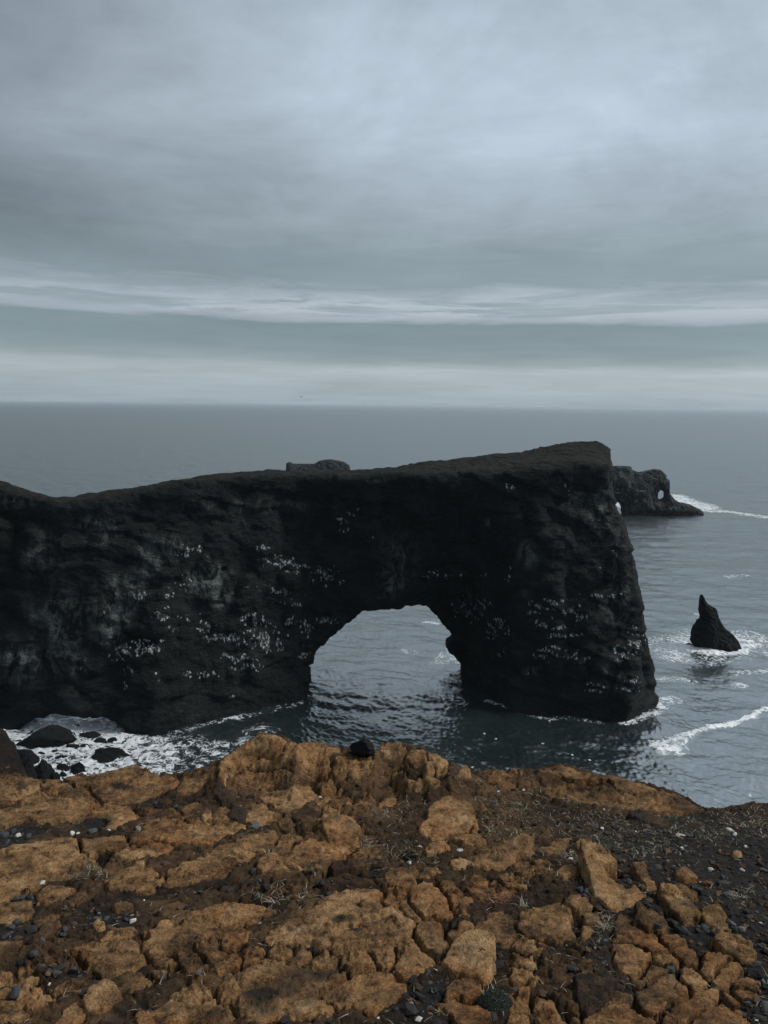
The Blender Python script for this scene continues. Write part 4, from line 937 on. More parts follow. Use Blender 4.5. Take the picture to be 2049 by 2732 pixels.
def build_ground():
    BZ = base_z(GX, GY)
    BZ = BZ + 0.016*fbm(GX/0.7, GY/0.7, octaves=3, seed=2)
    a = math.radians(24); ca, sa = math.cos(a), math.sin(a)
    U, W = ca*GX+sa*GY, -sa*GX+ca*GY                       # along and across the grain of the rock
    _a, _b, r2 = cells(U+.03*perlin(GX/.07, GY/.07, seed=2), W*1.5, 0.13, 31)
    rel = 0.010*fbm(U/0.28, W/0.13, octaves=4, gain=0.55, seed=5) + 0.006*fbm(U/0.06, W/0.045, octaves=3, gain=0.6, seed=9, ridged=True)
    ck = np.abs(perlin(U/0.24+0.6*perlin(GX/.11, GY/.11, seed=3), W/0.17, seed=13)); crack = np.exp(-(ck/0.020)**2)
    rel = rel - 0.018*crack*(perlin(GX/.4, GY/.4, seed=15) > -0.1)
    ck = np.abs(perlin(U/0.10+0.8*perlin(GX/.06, GY/.06, seed=6), W/0.06, seed=53)); rel = rel - 0.010*np.exp(-(ck/0.032)**2)*(perlin(GX/.3, GY/.3, seed=55) > 0.0)
    lay = 3.2*fbm(U/0.34, W/0.16, octaves=4, gain=.6, seed=91)+0.5*(r2-.5); fl = np.floor(lay); rel = rel*0.8 + 0.010*(fl+sstep(lay-fl, 0.78, 1.0)-lay*0.55)
    soil = BZ + 0.012*fbm(GX/0.16, GY/0.16, octaves=4, seed=17) + 0.006*fbm(GX/0.035, GY/0.035, octaves=2, seed=19)
    WX = GX + 0.014*fbm(GX/.09, GY/.09, octaves=4, gain=.65, seed=23); WY = GY + 0.014*fbm(GX/.09, GY/.09, octaves=4, gain=.65, seed=29)
    d1_, d2_, r_ = cells(GX+.4*perlin(GX/.2, GY/.2, seed=1)*.05, GY, 0.055, 12); d3_, d4_, q_ = cells(GX, GY, 0.022, 14)
    WX = WX + 0.015*(r_-.5) + 0.006*(q_-.5); WY = WY + 0.015*(((r_*7.3) % 1)-.5) + 0.006*(((q_*5.7) % 1)-.5)
    PXp, PYp = project(np.stack([GX, GY, BZ], -1).reshape(-1, 3)); PXp = PXp.reshape(GX.shape); PYp = PYp.reshape(GX.shape)
    rock = np.zeros(GX.shape); gravel = sstep(PXp, 1450, 1750)*sstep(PYp, 2160, 2230)
    for (gx, gyy, rx, ry) in ((40,2240,80,40),(70,2400,60,50),(20,2500,60,40),(190,2590,70,40),(300,2450,80,40),(30,2660,50,15),(1320,2520,40,60),(1200,2680,160,60),(1850,2700,200,120)):
        gravel = np.maximum(gravel, sstep(1.4-np.hypot((PXp-gx)/rx, (PYp-gyy)/ry), 0, .8))
    shade_l = (PXp < 75)*(PYp < 2072)*1.0; soil += 0.04*shade_l*fbm(GX/.25, GY/.25, octaves=5, gain=.6, seed=88, ridged=True)
    for nz_, (L, size, hh) in enumerate(RUBBLE):
        P = [tuple(on_ground(*p)[:2]) for p in L]
        d = poly_sd(WX, WY, P); m = sstep(-d, -0.03, 0.05)
        d1, d2, r = cells(WX, WY, size, 3); pr = sstep(d2-d1, 0.04, 0.32)*(0.35+0.65*r)*(r > .18)
        if nz_ in (1, 2): rock = np.maximum(rock, m*(0.75+0.3*perlin(GX/.1, GY/.1, seed=77)))
        soil += m*hh*pr; rock = np.maximum(rock, m*sstep(d2-d1, .05, .2)*(r > .18)*(0.45+.5*r))
    # beyond the frame the same broken ground goes on
    out = np.maximum(sstep(-PXp, 60, 160), sstep(PXp-2049, 60, 160)); out = np.maximum(out, sstep(PYp, 2790, 2850))*(PYp > 2060)
    d1, d2, r = cells(WX, WY, 0.26, 8); pr = sstep(d2-d1, 0.03, 0.18)
    soil += out*0.055*pr*(r > .3); rock = np.maximum(rock, out*pr*(r > .3))
    # small broken bits of the bedrock lie in the soil everywhere left of the gravel
    dirt = np.zeros(GX.shape)
    for (zx, zy, rx, ry) in ((195,2440,110,55),(430,2145,70,22),(700,2440,60,30),(640,2470,50,25),(1130,2660,110,55),(560,2360,60,22),(390,2385,120,20),(1330,2520,45,70),(60,2240,90,25),(40,2480,70,40),(250,2600,50,25),(900,2380,70,20),(980,2330,40,18)):
        dirt = np.maximum(dirt, sstep(1.5-np.hypot((PXp-zx)/rx, (PYp-zy)/ry), 0, .8))
    dirt = np.maximum(dirt, sstep(PXp+0.9*(PYp-2150), 1330, 1600))
    for size, hh, lo, sd in ((0.20, 0.015, -0.62, 45), (0.085, 0.014, -0.05, 41), (0.04, 0.009, -0.15, 43)):
        d1, d2, r = cells(WX, WY*1.25, size, sd); f = sstep(fbm(GX/.3, GY/.3, octaves=3, seed=sd)+0.55*(r-.5), lo, lo+.12)*(1-out)*(1-0.8*gravel)
        f *= 1-shade_l; pr = sstep(d2-d1, 0.05, 0.22) if size < .15 else sstep(d2-d1, 0.03, 0.08)
        if size > .15: f *= 1-dirt
        soil += f*hh*pr*(0.4+.6*r); rock = np.maximum(rock, f*pr*(0.15+0.45*r if size < .15 else 0.6+0.4*r))
    def soften(P):  # polygon dressed in a bounding window
        xs_, ys_ = [p[0] for p in P], [p[1] for p in P]
        r0 = np.searchsorted(gy, min(ys_)-0.12); r1 = np.searchsorted(gy, max(ys_)+0.12)
        return slice(max(r0, 0), min(r1, NR))
    for line in PITS_AND_SHADE.strip().split('\n'):  # real recesses, and pits added to put shade under slabs into the shape
        L, hh, _ = unpack(line); P = [tuple(on_ground(*p)[:2]) for p in L]; w = soften(P)
        soil[w] += hh*sstep(-poly_sd(WX[w], WY[w], P), -0.012, 0.03)
        rock[w] *= 1-sstep(-poly_sd(WX[w], WY[w], P), -0.01, 0.01)
    # plates
    sd1 = np.full(GX.shape, 9.0); sd2 = sd1.copy(); pid = np.full(GX.shape, -1)
    specs = []
    for n, line in enumerate(PLATES.strip().split('\n')):
        L, hh, tone = unpack(line); hh = 0.006+hh*0.065; P = np.array([on_ground(p[0], p[1], hh)[:2] for p in L]); specs.append((hh, tone, P.mean(0)))
        w = soften([tuple(p) for p in P]); d = poly_sd(WX[w], WY[w], [tuple(p) for p in P]) - 0.022
        m = d < sd1[w]
        sd2[w] = np.where(m, sd1[w], np.minimum(sd2[w], d)); pid[w] = np.where(m, n, pid[w]); sd1[w] = np.where(m, d, sd1[w])
    ins = np.minimum(-sd1, (sd2-sd1)/2 - 0.0042); pid[ins <= 0] = -1
    soil -= 0.009*sstep(-sd1, -0.02, 0.0) + 0.024*sstep(-np.maximum(sd1, sd2-0.008), -0.007, 0.0)
    H = np.array([s[0] for s in specs]); C = np.array([s[2] for s in specs]); rs = np.random.RandomState(4)
    tilt = rs.normal(0, 0.035, (len(specs), 2))
    q = np.maximum(pid, 0)
    ew = 0.007+0.003*perlin(GX/.07, GY/.07, seed=33)
    prof = 1-(1-np.clip(ins/ew, 0, 1))**2.4
    top = BZ + H[q] + rel + (GX-C[q, 0])*tilt[q, 0]*0.6 + (GY-C[q, 1])*tilt[q, 1] - 0.002*np.exp(-ins/0.02)
    top = np.maximum(top, soil+0.006)
    foot = np.minimum(soil, BZ)-0.012
    PZ = np.where(pid >= 0, foot+(top-foot)*prof, foot)
    # the drop at the brink
    ye = edge_y(GX + 0.05*perlin(GX/.15, GY/.15, seed=37)); dd = GY-ye + 0.05*fbm(GX/.2, GY/.2, octaves=3, seed=39)
    drop = np.where(dd > 0, 2.6*dd**1.25, 0.0)
    soil -= drop; PZ -= drop; foot -= drop; rock = np.maximum(rock, sstep(dd, 0.0, 0.05)*0.8*(PXp > 60))
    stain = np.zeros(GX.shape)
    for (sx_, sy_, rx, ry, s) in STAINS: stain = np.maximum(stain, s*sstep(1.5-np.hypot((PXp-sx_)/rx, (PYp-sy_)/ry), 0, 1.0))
    idx = np.arange(NR*NC).reshape(NR, NC)
    corner = lambda A: np.stack([A[:-1, :-1], A[:-1, 1:], A[1:, 1:], A[1:, :-1]], -1)
    FQ = corner(idx); keep = dd < 2.4
    fk = corner(keep).all(-1)
    deep = corner((ins > 0.035) & (pid >= 0)).all(-1)
    V = np.stack([GX, GY, soil], -1).reshape(-1, 3)
    def sub(Fs, Vall, extra):
        u, inv = np.unique(Fs.ravel(), return_inverse=True)
        return Vall[u], inv.reshape(-1, 4), {a: v.ravel()[u] for a, v in extra.items()}
    v, f, ex = sub(FQ[fk & ~deep], V, {'rock': rock, 'gravel': gravel})
    g = mesh_obj('headland', v, f, SOIL_M, attrs=ex); tag(g, 'broken ochre bedrock and black soil at the cliff top in the foreground', kind='structure')
    # every plate is a piece of the headland
    VP = np.stack([GX, GY, PZ], -1)
    pc = corner(pid)
    for n, (hh, tone, c) in enumerate(specs):
        m = (pc == n).any(-1) & fk
        if m.sum() < 12: continue
        zz = np.where(pid == n, PZ, np.where(pid >= 0, np.minimum(PZ, foot), foot))
        vv = np.stack([GX, GY, zz], -1).reshape(-1, 3)
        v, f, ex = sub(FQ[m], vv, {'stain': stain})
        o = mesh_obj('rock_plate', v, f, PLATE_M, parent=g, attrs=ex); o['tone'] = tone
    SURF = np.where(pid >= 0, np.maximum(PZ, soil), soil)
    # loose rocks
    free = np.ones(GX.shape, bool)
    for n, (line, name, lab, cat) in enumerate(LOOSE):
        L, hh, tone = unpack(line); hh *= 0.42; P = np.array([on_ground(p[0], p[1], hh*0.9)[:2] for p in L])
        w = soften([tuple(p) for p in P]); c = P.mean(0)
        kx = 0.35 if len(P) < 7 else 0.75
        i = -poly_sd(GX[w]+kx*(WX[w]-GX[w]), GY[w]+kx*(WY[w]-GY[w]), [tuple(p) for p in P]) + 0.006
        size = math.sqrt(max((P[:, 0].max()-P[:, 0].min())*(P[:, 1].max()-P[:, 1].min()), 1e-4))
        e = min(0.009, size*0.15); pr = 1-(1-np.clip(i/e, 0, 1))**2.6
        tx, ty = rs.normal(0, 0.05), rs.normal(0.10, 0.05)
        low = np.median(SURF[w][i > 0]) if (i > 0).any() else 0
        ground_here = SURF[w]
        tp = np.maximum(BZ[w]*0.5+0.5*low, 0) + hh + (GX[w]-c[0])*tx + (GY[w]-c[1])*(ty) + rel[w]*0.9*min(1, size/.15) - 0.003*np.exp(-np.maximum(i, 0)/.02)
        tp = np.maximum(tp, ground_here+0.012)
        ft = ground_here-0.015
        zz = np.where(i > 0, ft+(tp-ft)*pr, ft)
        mk = corner(i > 0).any(-1)
        if not mk.any(): continue
        nr = zz.shape[0]; base = np.arange(nr*NC).reshape(nr, NC)
        vv = np.stack([GX[w], GY[w], zz], -1).reshape(-1, 3)
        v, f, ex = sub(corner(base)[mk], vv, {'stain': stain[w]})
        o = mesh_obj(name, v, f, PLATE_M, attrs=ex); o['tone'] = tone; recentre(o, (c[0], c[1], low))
        tag(o, lab, cat, 'loose rocks on the cliff top')
        free[w] &= ~(i > -0.004); SURF[w] = np.where(i > 0, zz, SURF[w])
    return g, SURF, (pid < 0) & free & (dd < -0.02), PXp, PYp, gravel
HEADLAND, SURF, BARE, GPX, GPY, GRAVEL = build_ground()
def surf_z(x, y):
    r = np.clip(np.round(np.log(np.asarray(y)/0.95)/math.log(_ry)).astype(int), 0, NR-1)
    c = np.clip(np.round((np.asarray(x)/(np.asarray(y)+0.6)+SMAX)/(2*SMAX)*(NC-1)).astype(int), 0, NC-1)
    return SURF[r, c], r, c

# the rest of the headland: cliff wall down to the sea and the slope behind the viewer
def build_cliff():
    xs = np.concatenate([np.linspace(-60, -6, 60)[:-1], np.linspace(-6, 6, 120), np.linspace(6, 60, 60)[1:]])
    ye = edge_y(xs); t = np.concatenate([[0.0], np.geomspace(0.05, 1.0, 60)])
    z0 = EYE[2]-G0-GS*ye-2.0
    X = np.repeat(xs[None, :], len(t), 0); Z = z0[None, :]*(1-t[:, None]) + (-3.0)*t[:, None]
    Y = ye[None, :] + 0.75 + 9.0*t[:, None]**0.8 + 1.6*fbm(X/7, Z/7, octaves=4, seed=44)*np.clip(t[:, None]*8, 0, 1)
    n, m = X.shape; V = np.stack([X, Y, Z], -1).reshape(-1, 3); idx = np.arange(n*m).reshape(n, m)
    F = np.stack([idx[:-1, :-1], idx[1:, :-1], idx[1:, 1:], idx[:-1, 1:]], -1).reshape(-1, 4)
    mesh_obj('cliff_wall', V, F, CLIFF, parent=HEADLAND, attrs={'guano': np.zeros(len(V)), 'pale': np.zeros(len(V))})
    u = np.linspace(-60, 60, 161); v = np.concatenate([np.linspace(-60, -2, 40)[:-1], np.linspace(-2, 9, 90)])
    X, Y = np.meshgrid(u, v, indexing='xy'); Y = np.minimum(Y, edge_y(X)+0.1)
    Z = np.where(Y > 0, EYE[2]-G0-GS*Y, EYE[2]-G0-0.05*Y) + 0.05*fbm(X/2, Y/2, octaves=3, seed=46)
    inside = (np.abs(X) < SMAX*(Y+0.6)-0.9) & (Y > 1.1); edge = (np.abs(X) < SMAX*(Y+0.6)+0.3) & (Y > 0.6)
    Z -= 0.07*edge + 4.0*inside
    n, m = X.shape; V = np.stack([X, Y, Z], -1).reshape(-1, 3); idx = np.arange(n*m).reshape(n, m)
    F = np.stack([idx[:-1, :-1], idx[:-1, 1:], idx[1:, 1:], idx[1:, :-1]], -1).reshape(-1, 4)
    d1, d2, r = cells(X, Y, 0.5, 5)
    mesh_obj('upper_slope', V, F, SOIL_M, parent=HEADLAND, attrs={'rock': (sstep(d2-d1, .03, .2)*(r > .4)).ravel(), 'gravel': np.zeros(V.shape[0])})
build_cliff()

# ------------------------------------------------------------------ black boulder on the brink, gravel, pebbles, plants, birds
def dull_material(name, attr=None, colour=(0.1, 0.1, 0.1, 1), rough=0.9, var=0.5, scale=60):
    m, k, b = material(name)
    pos = k.node('ShaderNodeNewGeometry').outputs['Position']; n = k.noise(pos, scale, 4, 0.6)
    c = k.attr(attr, out='Color') if attr else colour
    f = k.math('ADD', 1-var*0.5, k.math('MULTIPLY', n, var))
    k.l.new(k.mix(1.0, c, k.node('ShaderNodeCombineColor', ins={0: f, 1: f, 2: f}).outputs[0], 'MULTIPLY'), b.inputs['Base Color'])
    b.inputs['Roughness'].default_value = rough; b.inputs['Specular IOR Level'].default_value = 0.2
    k.l.new(k.bump(n, 0.5, 0.4/scale), b.inputs['Normal'])
    return m
LAVA = dull_material('black_lava', colour=(0.010, 0.010, 0.011, 1), var=0.9, scale=40)
STONES = dull_material('mixed_stones', attr='tint', var=0.7, scale=90)
STRAW = dull_material('dry_grass', attr='tint', var=0.4, scale=50)
WHITE = dull_material('white_stone', colour=(0.44, 0.42, 0.38, 1), var=0.4, scale=70)

def brink_boulder():
    q = on_ground(973, 2014); V, F = chipped(ICO4, (0.135, 0.11, 0.125), 219, 18, 0.16)
    V = V + V*(0.16*fbm(V[:, 0]*60, V[:, 1]*60, V[:, 2]*60, 3, 0.6, 3, ridged=True))[:, None]
    z = float(surf_z(q[0], q[1]-0.05)[0])
    o = mesh_obj('boulder', V, F, LAVA); o.location = (q[0], q[1]-0.05, z+0.022)
    tag(o, 'shaggy pitch black lava lump on the brink between the ochre outcrops', 'boulder')
brink_boulder()

ICO0 = icosphere(0)
def gravel_bed():
    rs = np.random.RandomState(11); N = 34000
    y = 1.0*(6.0)**rs.rand(N); s = rs.uniform(-0.8, 0.8, N); x = s*(y+0.6)
    z, r, c = surf_z(x, y)
    g = GRAVEL[r, c]; patch = fbm(x/.25, y/.25, octaves=2, seed=61)
    keep = BARE[r, c] & (rs.rand(N) < np.clip(0.10+0.25*(patch > .1)+0.75*g, 0, 1))
    keep &= edge_y(x)-y > 0.06
    x, y, z, g = x[keep], y[keep], z[keep], g[keep]; n = len(x)
    size = np.clip(rs.lognormal(-5.0, 0.50, n), 0.003, 0.022)
    v0, f0 = ICO0; shape = 1+0.35*rs.normal(size=(n, len(v0), 1))*0.6
    stretch = rs.uniform(0.6, 1.3, (n, 1, 3))*np.array([1.15, 1.0, 0.62])
    ang = rs.rand(n)*6.28; co, si = np.cos(ang), np.sin(ang)
    W = v0[None]*np.clip(shape, .6, 1.4)*stretch*size[:, None, None]
    X = W[..., 0]*co[:, None]-W[..., 1]*si[:, None]; Y = W[..., 0]*si[:, None]+W[..., 1]*co[:, None]
    V = np.stack([X+x[:, None], Y+y[:, None], W[..., 2]+(z+size*0.25)[:, None]], -1).reshape(-1, 3)
    F = (f0[None]+(np.arange(n)*len(v0))[:, None, None]).reshape(-1, 3)
    pal = np.array([(0.016,0.015,0.014),(0.028,0.027,0.026),(0.046,0.045,0.043),(0.11,0.060,0.030),(0.055,0.034,0.021),(0.075,0.082,0.084),(0.15,0.14,0.125)])
    pk = pal[rs.choice(7, n, p=[.28, .22, .14, .15, .14, .05, .02])]*rs.uniform(.7, 1.3, (n, 1))
    o = mesh_obj('gravel', V, F, STONES, smooth=False, cattrs={'tint': np.repeat(pk, len(v0), 0)})
    tag(o, 'black and brown gravel strewn over the bare soil', kind='stuff')
gravel_bed()

SHORT = ['large lone slab', 'kite shaped slab', 'half moon slab', 'bright triangular rock', 'long notched slab', 'rock beside the notched slab', 'small brown wedge rock', 'tilted long brown rock', 'ridged olive rock', 'oblong slab by the right border', 'dark three cornered rock', 'six sided slab', 'pale flat rock', 'bright orange stone', 'small ochre block', 'blue grey cube', 'square stone by the cushion plant', 'oval orange stone', 'flat rock below the lone slab', 'longest flat slab', 'round tan pebble', 'stone left of the notched slab', 'five sided ochre stone', 'orange stone on black gravel', 'dark mossy slab', 'squat black rock', 'dark block with ochre top', 'crumbly orange stone', 'rounded rock on the brink', 'small upright brink stone', 'flat rock by the black boulder', 'pointed grey stone']
LOOSE_AT = []
for _l, _s in zip(LOOSE, SHORT):
    _P = unpack(_l[0])[0]; LOOSE_AT.append((on_ground(sum(p[0] for p in _P)/len(_P), sum(p[1] for p in _P)/len(_P)), _s))
def pebbles():
    tp = lambda t, x, y: (TILE[t][0]+x/3.19, TILE[t][1]+y/3.19)
    W = [('T1',152,898,46),('T1',612,890,44),('T1',662,885,30),('T1',927,850,34),('T2',1128,566,26),('T2',1274,953,18),('T3',348,1028,42),('T3',690,1046,44),('T3',262,1168,32),('T3',1016,562,24),('T3',1236,536,36),('T3',152,800,26),('T4',915,900,62),('T4',1374,886,40),('T4',1334,850,52),('T4',925,1000,32),('T4',1172,1172,40),('T4',1440,1192,36),('T4',1466,996,26),('T4',245,842,28),('T4',534,864,18),('T4',262,690,26),('B1',1226,234,20),('B1',422,988,24),('B1',690,1014,30),('B1',360,76,44),('B1',1128,402,52),('B4',612,172,24),('B4',1594,414,22),('B4',1562,1240,26),('B3',340,1250,56),('B2',1620,1244,34),('T2',252,395,16),('T4',1636,1200,26),('T3',1636,1110,36)]
    Gr = [('B1',620,812,64),('B1',550,500,50),('B1',903,374,52),('B1',1074,394,44),('B1',528,722,54),('B1',290,760,56),('B1',225,914,48),('B1',820,930,60),('B1',130,1030,90),('B1',50,1040,70),('B1',190,205,56),('B1',240,165,50),('B1',140,215,44),('B1',60,540,48),('B1',100,470,50),('B1',140,405,52),('B1',30,560,40),('B1',410,890,50),('B1',360,885,46),('T1',920,1056,46),('T1',30,890,70),('T1',110,860,60),('T1',240,900,60),('T1',60,950,54),('T1',1322,620,40),('T1',1498,662,44),('T2',560,1210,60),('B2',605,122,48),('B2',110,160,40),('B3',478,698,46),('B3',945,110,34),('B4',60,155,64),('B4',110,165,48),('B4',100,210,46),('B4',650,245,40),('B4',830,790,64),('B4',720,485,56),('B4',730,655,44),('B4',1120,450,60),('B4',1075,445,40),('B4',1392,460,44),('B4',1272,38,50),('B4',1030,100,40),('B4',1072,140,60),('B4',1440,1170,62),('B4',1450,825,60),('B4',30,850,64),('B3',1640,850,60),('B4',950,470,60),('B4',1190,492,38),('B4',1590,600,36),('B4',620,770,50),('B4',860,400,50),('B1',770,425,30),('B1',725,435,28)]
    for L, mat, name, lab, cat, grp in ((W, WHITE, 'pebble', 'white pebble', 'pebble', 'white pebbles on the cliff top'),
                                        (Gr, dull_material('grey_stone', colour=(0.040, 0.044, 0.046, 1), var=0.9, scale=45), 'pebble', 'grey pebble', 'pebble', 'grey pebbles between the plates')):
        rs = np.random.RandomState(5); shapes = []; used = {}
        for j in range(5):
            V, F = chipped(ICO2, (1, 0.8, 0.62), 300+j, 8, 0.08); shapes.append((V, F))
        meshes = []
        for j, (t, x, y, w) in enumerate(L):
            p = on_ground(*tp(t, x, y+w*.15)); dist = np.linalg.norm(p-EYE); s = w/3.19/FPX*dist
            if j < 5: o = mesh_obj(name, *shapes[j], mat); meshes.append(o.data)
            else: o = bpy.data.objects.new(name, meshes[j % 5]); col.objects.link(o)
            z = float(surf_z(p[0], p[1])[0]); o.location = (p[0], p[1], z+s*0.14); o.scale = (s, s, s); o.rotation_euler = (0, 0, rs.rand()*6)
            # say which one: by the nearest loose rock and the side it lies on
            near = sorted((math.hypot(p[0]-q[0], (p[1]-q[1])), nm) for q, nm in LOOSE_AT)[0]
            q = [q for q, nm in LOOSE_AT if nm == near[1]][0]
            side = ('right of' if p[0] > q[0] else 'left of') if abs(p[0]-q[0]) > abs(p[1]-q[1]) else ('beyond' if p[1] > q[1] else 'in front of')
            key = (side, near[1]); used.setdefault(key, []).append((near[0], o))
        for (side, nm), L2 in used.items():
            L2.sort(key=lambda t: t[0])
            for rank, (d_, o) in enumerate(L2):
                tag(o, lab + ' ' + side + ' the ' + nm + (', ' + ('nearest', 'second nearest', 'third nearest', 'fourth nearest', 'fifth nearest', 'sixth nearest', 'seventh nearest', 'eighth nearest')[min(rank, 7)] if len(L2) > 1 else ''), cat, grp)
pebbles()

def blades(roots, length, width, lean, tint, rs, flop=0.6):
    """bent three-sided grass blades; returns vertices, faces and colour per vertex"""
    n = len(roots); a = rs.rand(n)*6.283; d = np.stack([np.cos(a), np.sin(a), np.zeros(n)], -1); sd = np.stack([-np.sin(a), np.cos(a), np.zeros(n)], -1)
    up = np.array([0, 0, 1.0]); rows = []
    curl = rs.normal(0, 0.5, n)
    for t in (0.0, 0.35, 0.7, 1.0):
        p = roots + length[:, None]*(d*(lean*t**1.3)[:, None] + up*((1-lean*0.8)*t-flop*lean*t*t*0.55)[:, None]) + sd*(curl*length*0.35*t*t)[:, None]
        w = width*(1-0.85*t)
        rows += [p-sd*w[:, None]/2, p+sd*w[:, None]/2]
    V = np.stack(rows, 1); F = np.array([(0, 1, 3, 2), (2, 3, 5, 4), (4, 5, 7, 6)])
    F = (F[None]+(np.arange(n)*8)[:, None, None]).reshape(-1, 4)
    return V.reshape(-1, 3), F, np.repeat(tint, 8, 0)
def dry_grass():
    rs = np.random.RandomState(21); N = 150000
    px = rs.uniform(-100, 2150, N); py = rs.uniform(2060, 2740, N)
    d = Fv[None]+((px-IMW/2)/FPX)[:, None]*Rv-((py-IMH/2)/FPX)[:, None]*Uv
    t = -G0/(d[:, 2]+GS*d[:, 1]); P = EYE+d*t[:, None]; x, y = P[:, 0], P[:, 1]
    z, r, c = surf_z(x, y); ok = BARE[r, c] & (edge_y(x)-y > 0.03)
    den = np.full(N, 0.03)
    zone = [(1210,2110),(1300,2085),(1450,2130),(1650,2170),(1830,2170),(1900,2152),(2150,2145),(2150,2230),(1850,2250),(1700,2300),(1500,2310),(1380,2280),(1290,2240),(1240,2180)]
    dz = poly_sd(px, py, zone); den = np.maximum(den, 0.75*sstep(-dz, -25, 20))
    for (a, b, rx, ry, s) in ((1110,2150,60,25,.5),(1050,2190,50,30,.45),(1130,2300,70,14,.6),(1070,2280,60,20,.4),(780,2158,40,10,.8),(920,2100,90,10,.25),(230,2340,60,16,.8),(740,2330,50,16,.7),(720,2270,40,14,.6),(1010,2265,50,12,.7),(670,2230,60,14,.5),(350,2230,40,14,.5),(170,2210,40,14,.5),(1500,2330,70,25,.4),(1380,2350,40,20,.4),(1985,2400,30,30,.4),(1700,2260,60,40,.5),(720,2395,60,14,.5),(800,2400,40,12,.5),(1390,2480,14,40,.5),(1610,2470,22,45,.6)):
        den = np.maximum(den, s*sstep(1.4-np.hypot((px-a)/rx, (py-b)/ry), 0, .7))
    clump = fbm(x/.12, y/.12, octaves=2, seed=71)
    ok &= rs.rand(N) < den*np.clip(0.55+1.3*clump, 0.05, 1.0)
    x, y, z = x[ok], y[ok], z[ok]; n = len(x)
    pal = np.array([(0.30,0.265,0.18),(0.18,0.165,0.105),(0.055,0.060,0.030),(0.095,0.070,0.045),(0.44,0.41,0.33)])
    tint = pal[rs.choice(5, n, p=[.24, .24, .28, .16, .08])]*rs.uniform(.7, 1.2, (n, 1))
    V, F, T = blades(np.stack([x, y, z-0.002], -1), rs.uniform(0.018, 0.055, n), np.full(n, 0.0030)*rs.uniform(.7, 1.3, n), rs.uniform(0.5, 1.1, n), tint, rs)
    o = mesh_obj('dry_grass', V, F, STRAW, cattrs={'tint': T}); tag(o, 'sparse bleached grass lying over the soil near the brink', kind='stuff')
dry_grass()
def tufts():
    L = [(1327,2403,60,150,0.055,0.95,(0.22,0.10,0.055),'flattened rusty red grass tuft between the ochre plates'),
         (1399,2419,24,26,0.065,0.75,(0.36,0.32,0.24),'pale spiky grass tuft right of the rusty tuft'),
         (1614,2474,26,60,0.060,0.9,(0.22,0.20,0.14),'thin bleached grass tuft left of the ridged olive rock'),
         (1178,2704,16,34,0.035,0.7,(0.34,0.25,0.12),'small straw coloured tuft near the bottom border'),
         (782,2158,34,60,0.05,1.0,(0.28,0.23,0.14),'straw coloured tuft at the tip of the plate below the outcrop'),
         (732,2406,40,50,0.045,1.0,(0.36,0.33,0.27),'pale grass wisps at the upper rim of the large middle plate'),
         (975,2262,44,40,0.060,1.0,(0.33,0.25,0.17),'pale twiggy tuft above the dark hollow in mid foreground'),
         (1010,2178,50,50,0.065,1.05,(0.24,0.20,0.15),'tangle of pale dead stems left of the large lone slab'),
         (228,2338,46,120,0.045,0.8,(0.10,0.09,0.055),'olive grass tuft at the lower corner of the big left slab'),
         (400,2192,16,14,0.05,0.9,(0.36,0.27,0.20),'few pale stems in the crack of the left plates'),
         (1968,2394,26,30,0.04,0.9,(0.36,0.34,0.28),'little white flowering sprig on the black gravel at right')]
    for i, (px, py, w, n, ln, lean, tint, lab) in enumerate(L):
        rs = np.random.RandomState(80+i); p = on_ground(px, py); s = w/FPX*np.linalg.norm(p-EYE)
        x = p[0]+rs.normal(0, .45, n)*s*.6; y = p[1]+rs.normal(0, .45, n)*s*.5; z = surf_z(x, y)[0]
        V, F, T = blades(np.stack([x, y, z-0.003], -1), ln*rs.uniform(.5, 1.2, n), 0.0028*rs.uniform(.7, 1.3, n), lean*rs.uniform(.5, 1.1, n), np.array(tint)*rs.uniform(.5, 1.25, (n, 1)), rs, 0.8)
        o = mesh_obj('grass_tuft', V, F, STRAW, cattrs={'tint': T}); recentre(o, (p[0], p[1], float(surf_z(p[0], p[1])[0])))
        tag(o, lab, 'grass tuft', 'dry grass tufts between the plates')
    # the dark cushion plant near the bottom of the frame
    rs = np.random.RandomState(99); p = on_ground(1322, 2686); z = float(surf_z(p[0], p[1])[0]); R = 0.052
    e = bpy.data.objects.new('cushion_plant', None); col.objects.link(e); e.location = (p[0], p[1], z)
    tag(e, 'round dark cushion plant with a few pale spikes near the bottom border', 'plant')
    n = 1500; d = rs.normal(size=(n, 3)); d[:, 2] = np.abs(d[:, 2]); d /= np.linalg.norm(d, axis=1)[:, None]
    roots = d*R*rs.uniform(.75, 1.0, (n, 1))*np.array([1, 1, .75])
    pal = np.array([(0.018,0.024,0.016),(0.035,0.042,0.030),(0.09,0.10,0.08)])[rs.choice(3, n, p=[.5, .35, .15])]
    V, F, T = blades(roots, np.full(n, 0.010)*rs.uniform(.6, 1.3, n), np.full(n, 0.0032), rs.uniform(.2, .9, n), pal, rs)
    core, cf = chipped(ICO3, (R*1.7, R*1.7, R*1.15), 5, 0, 0.08)
    nv = len(V); cq = np.concatenate([cf, cf[:, 2:3]], 1)
    o = mesh_obj('leaves', V, F, STRAW, parent=e, cattrs={'tint': T})
    o = mesh_obj('cushion', core, cf, dull_material('cushion_core', colour=(0.012, 0.014, 0.010, 1), scale=120), parent=e)
    n = 13; a = rs.uniform(0.2, 2.9, n); roots = np.stack([np.cos(a)*R*.7, np.sin(a)*R*.6, np.full(n, R*.3)], -1)
    V, F, T = blades(roots, rs.uniform(.035, .06, n), np.full(n, .0030), rs.uniform(.3, .8, n), np.tile((0.36, 0.33, 0.26), (n, 1)), rs)
    mesh_obj('spikes', V, F, STRAW, parent=e, cattrs={'tint': T})
tufts()

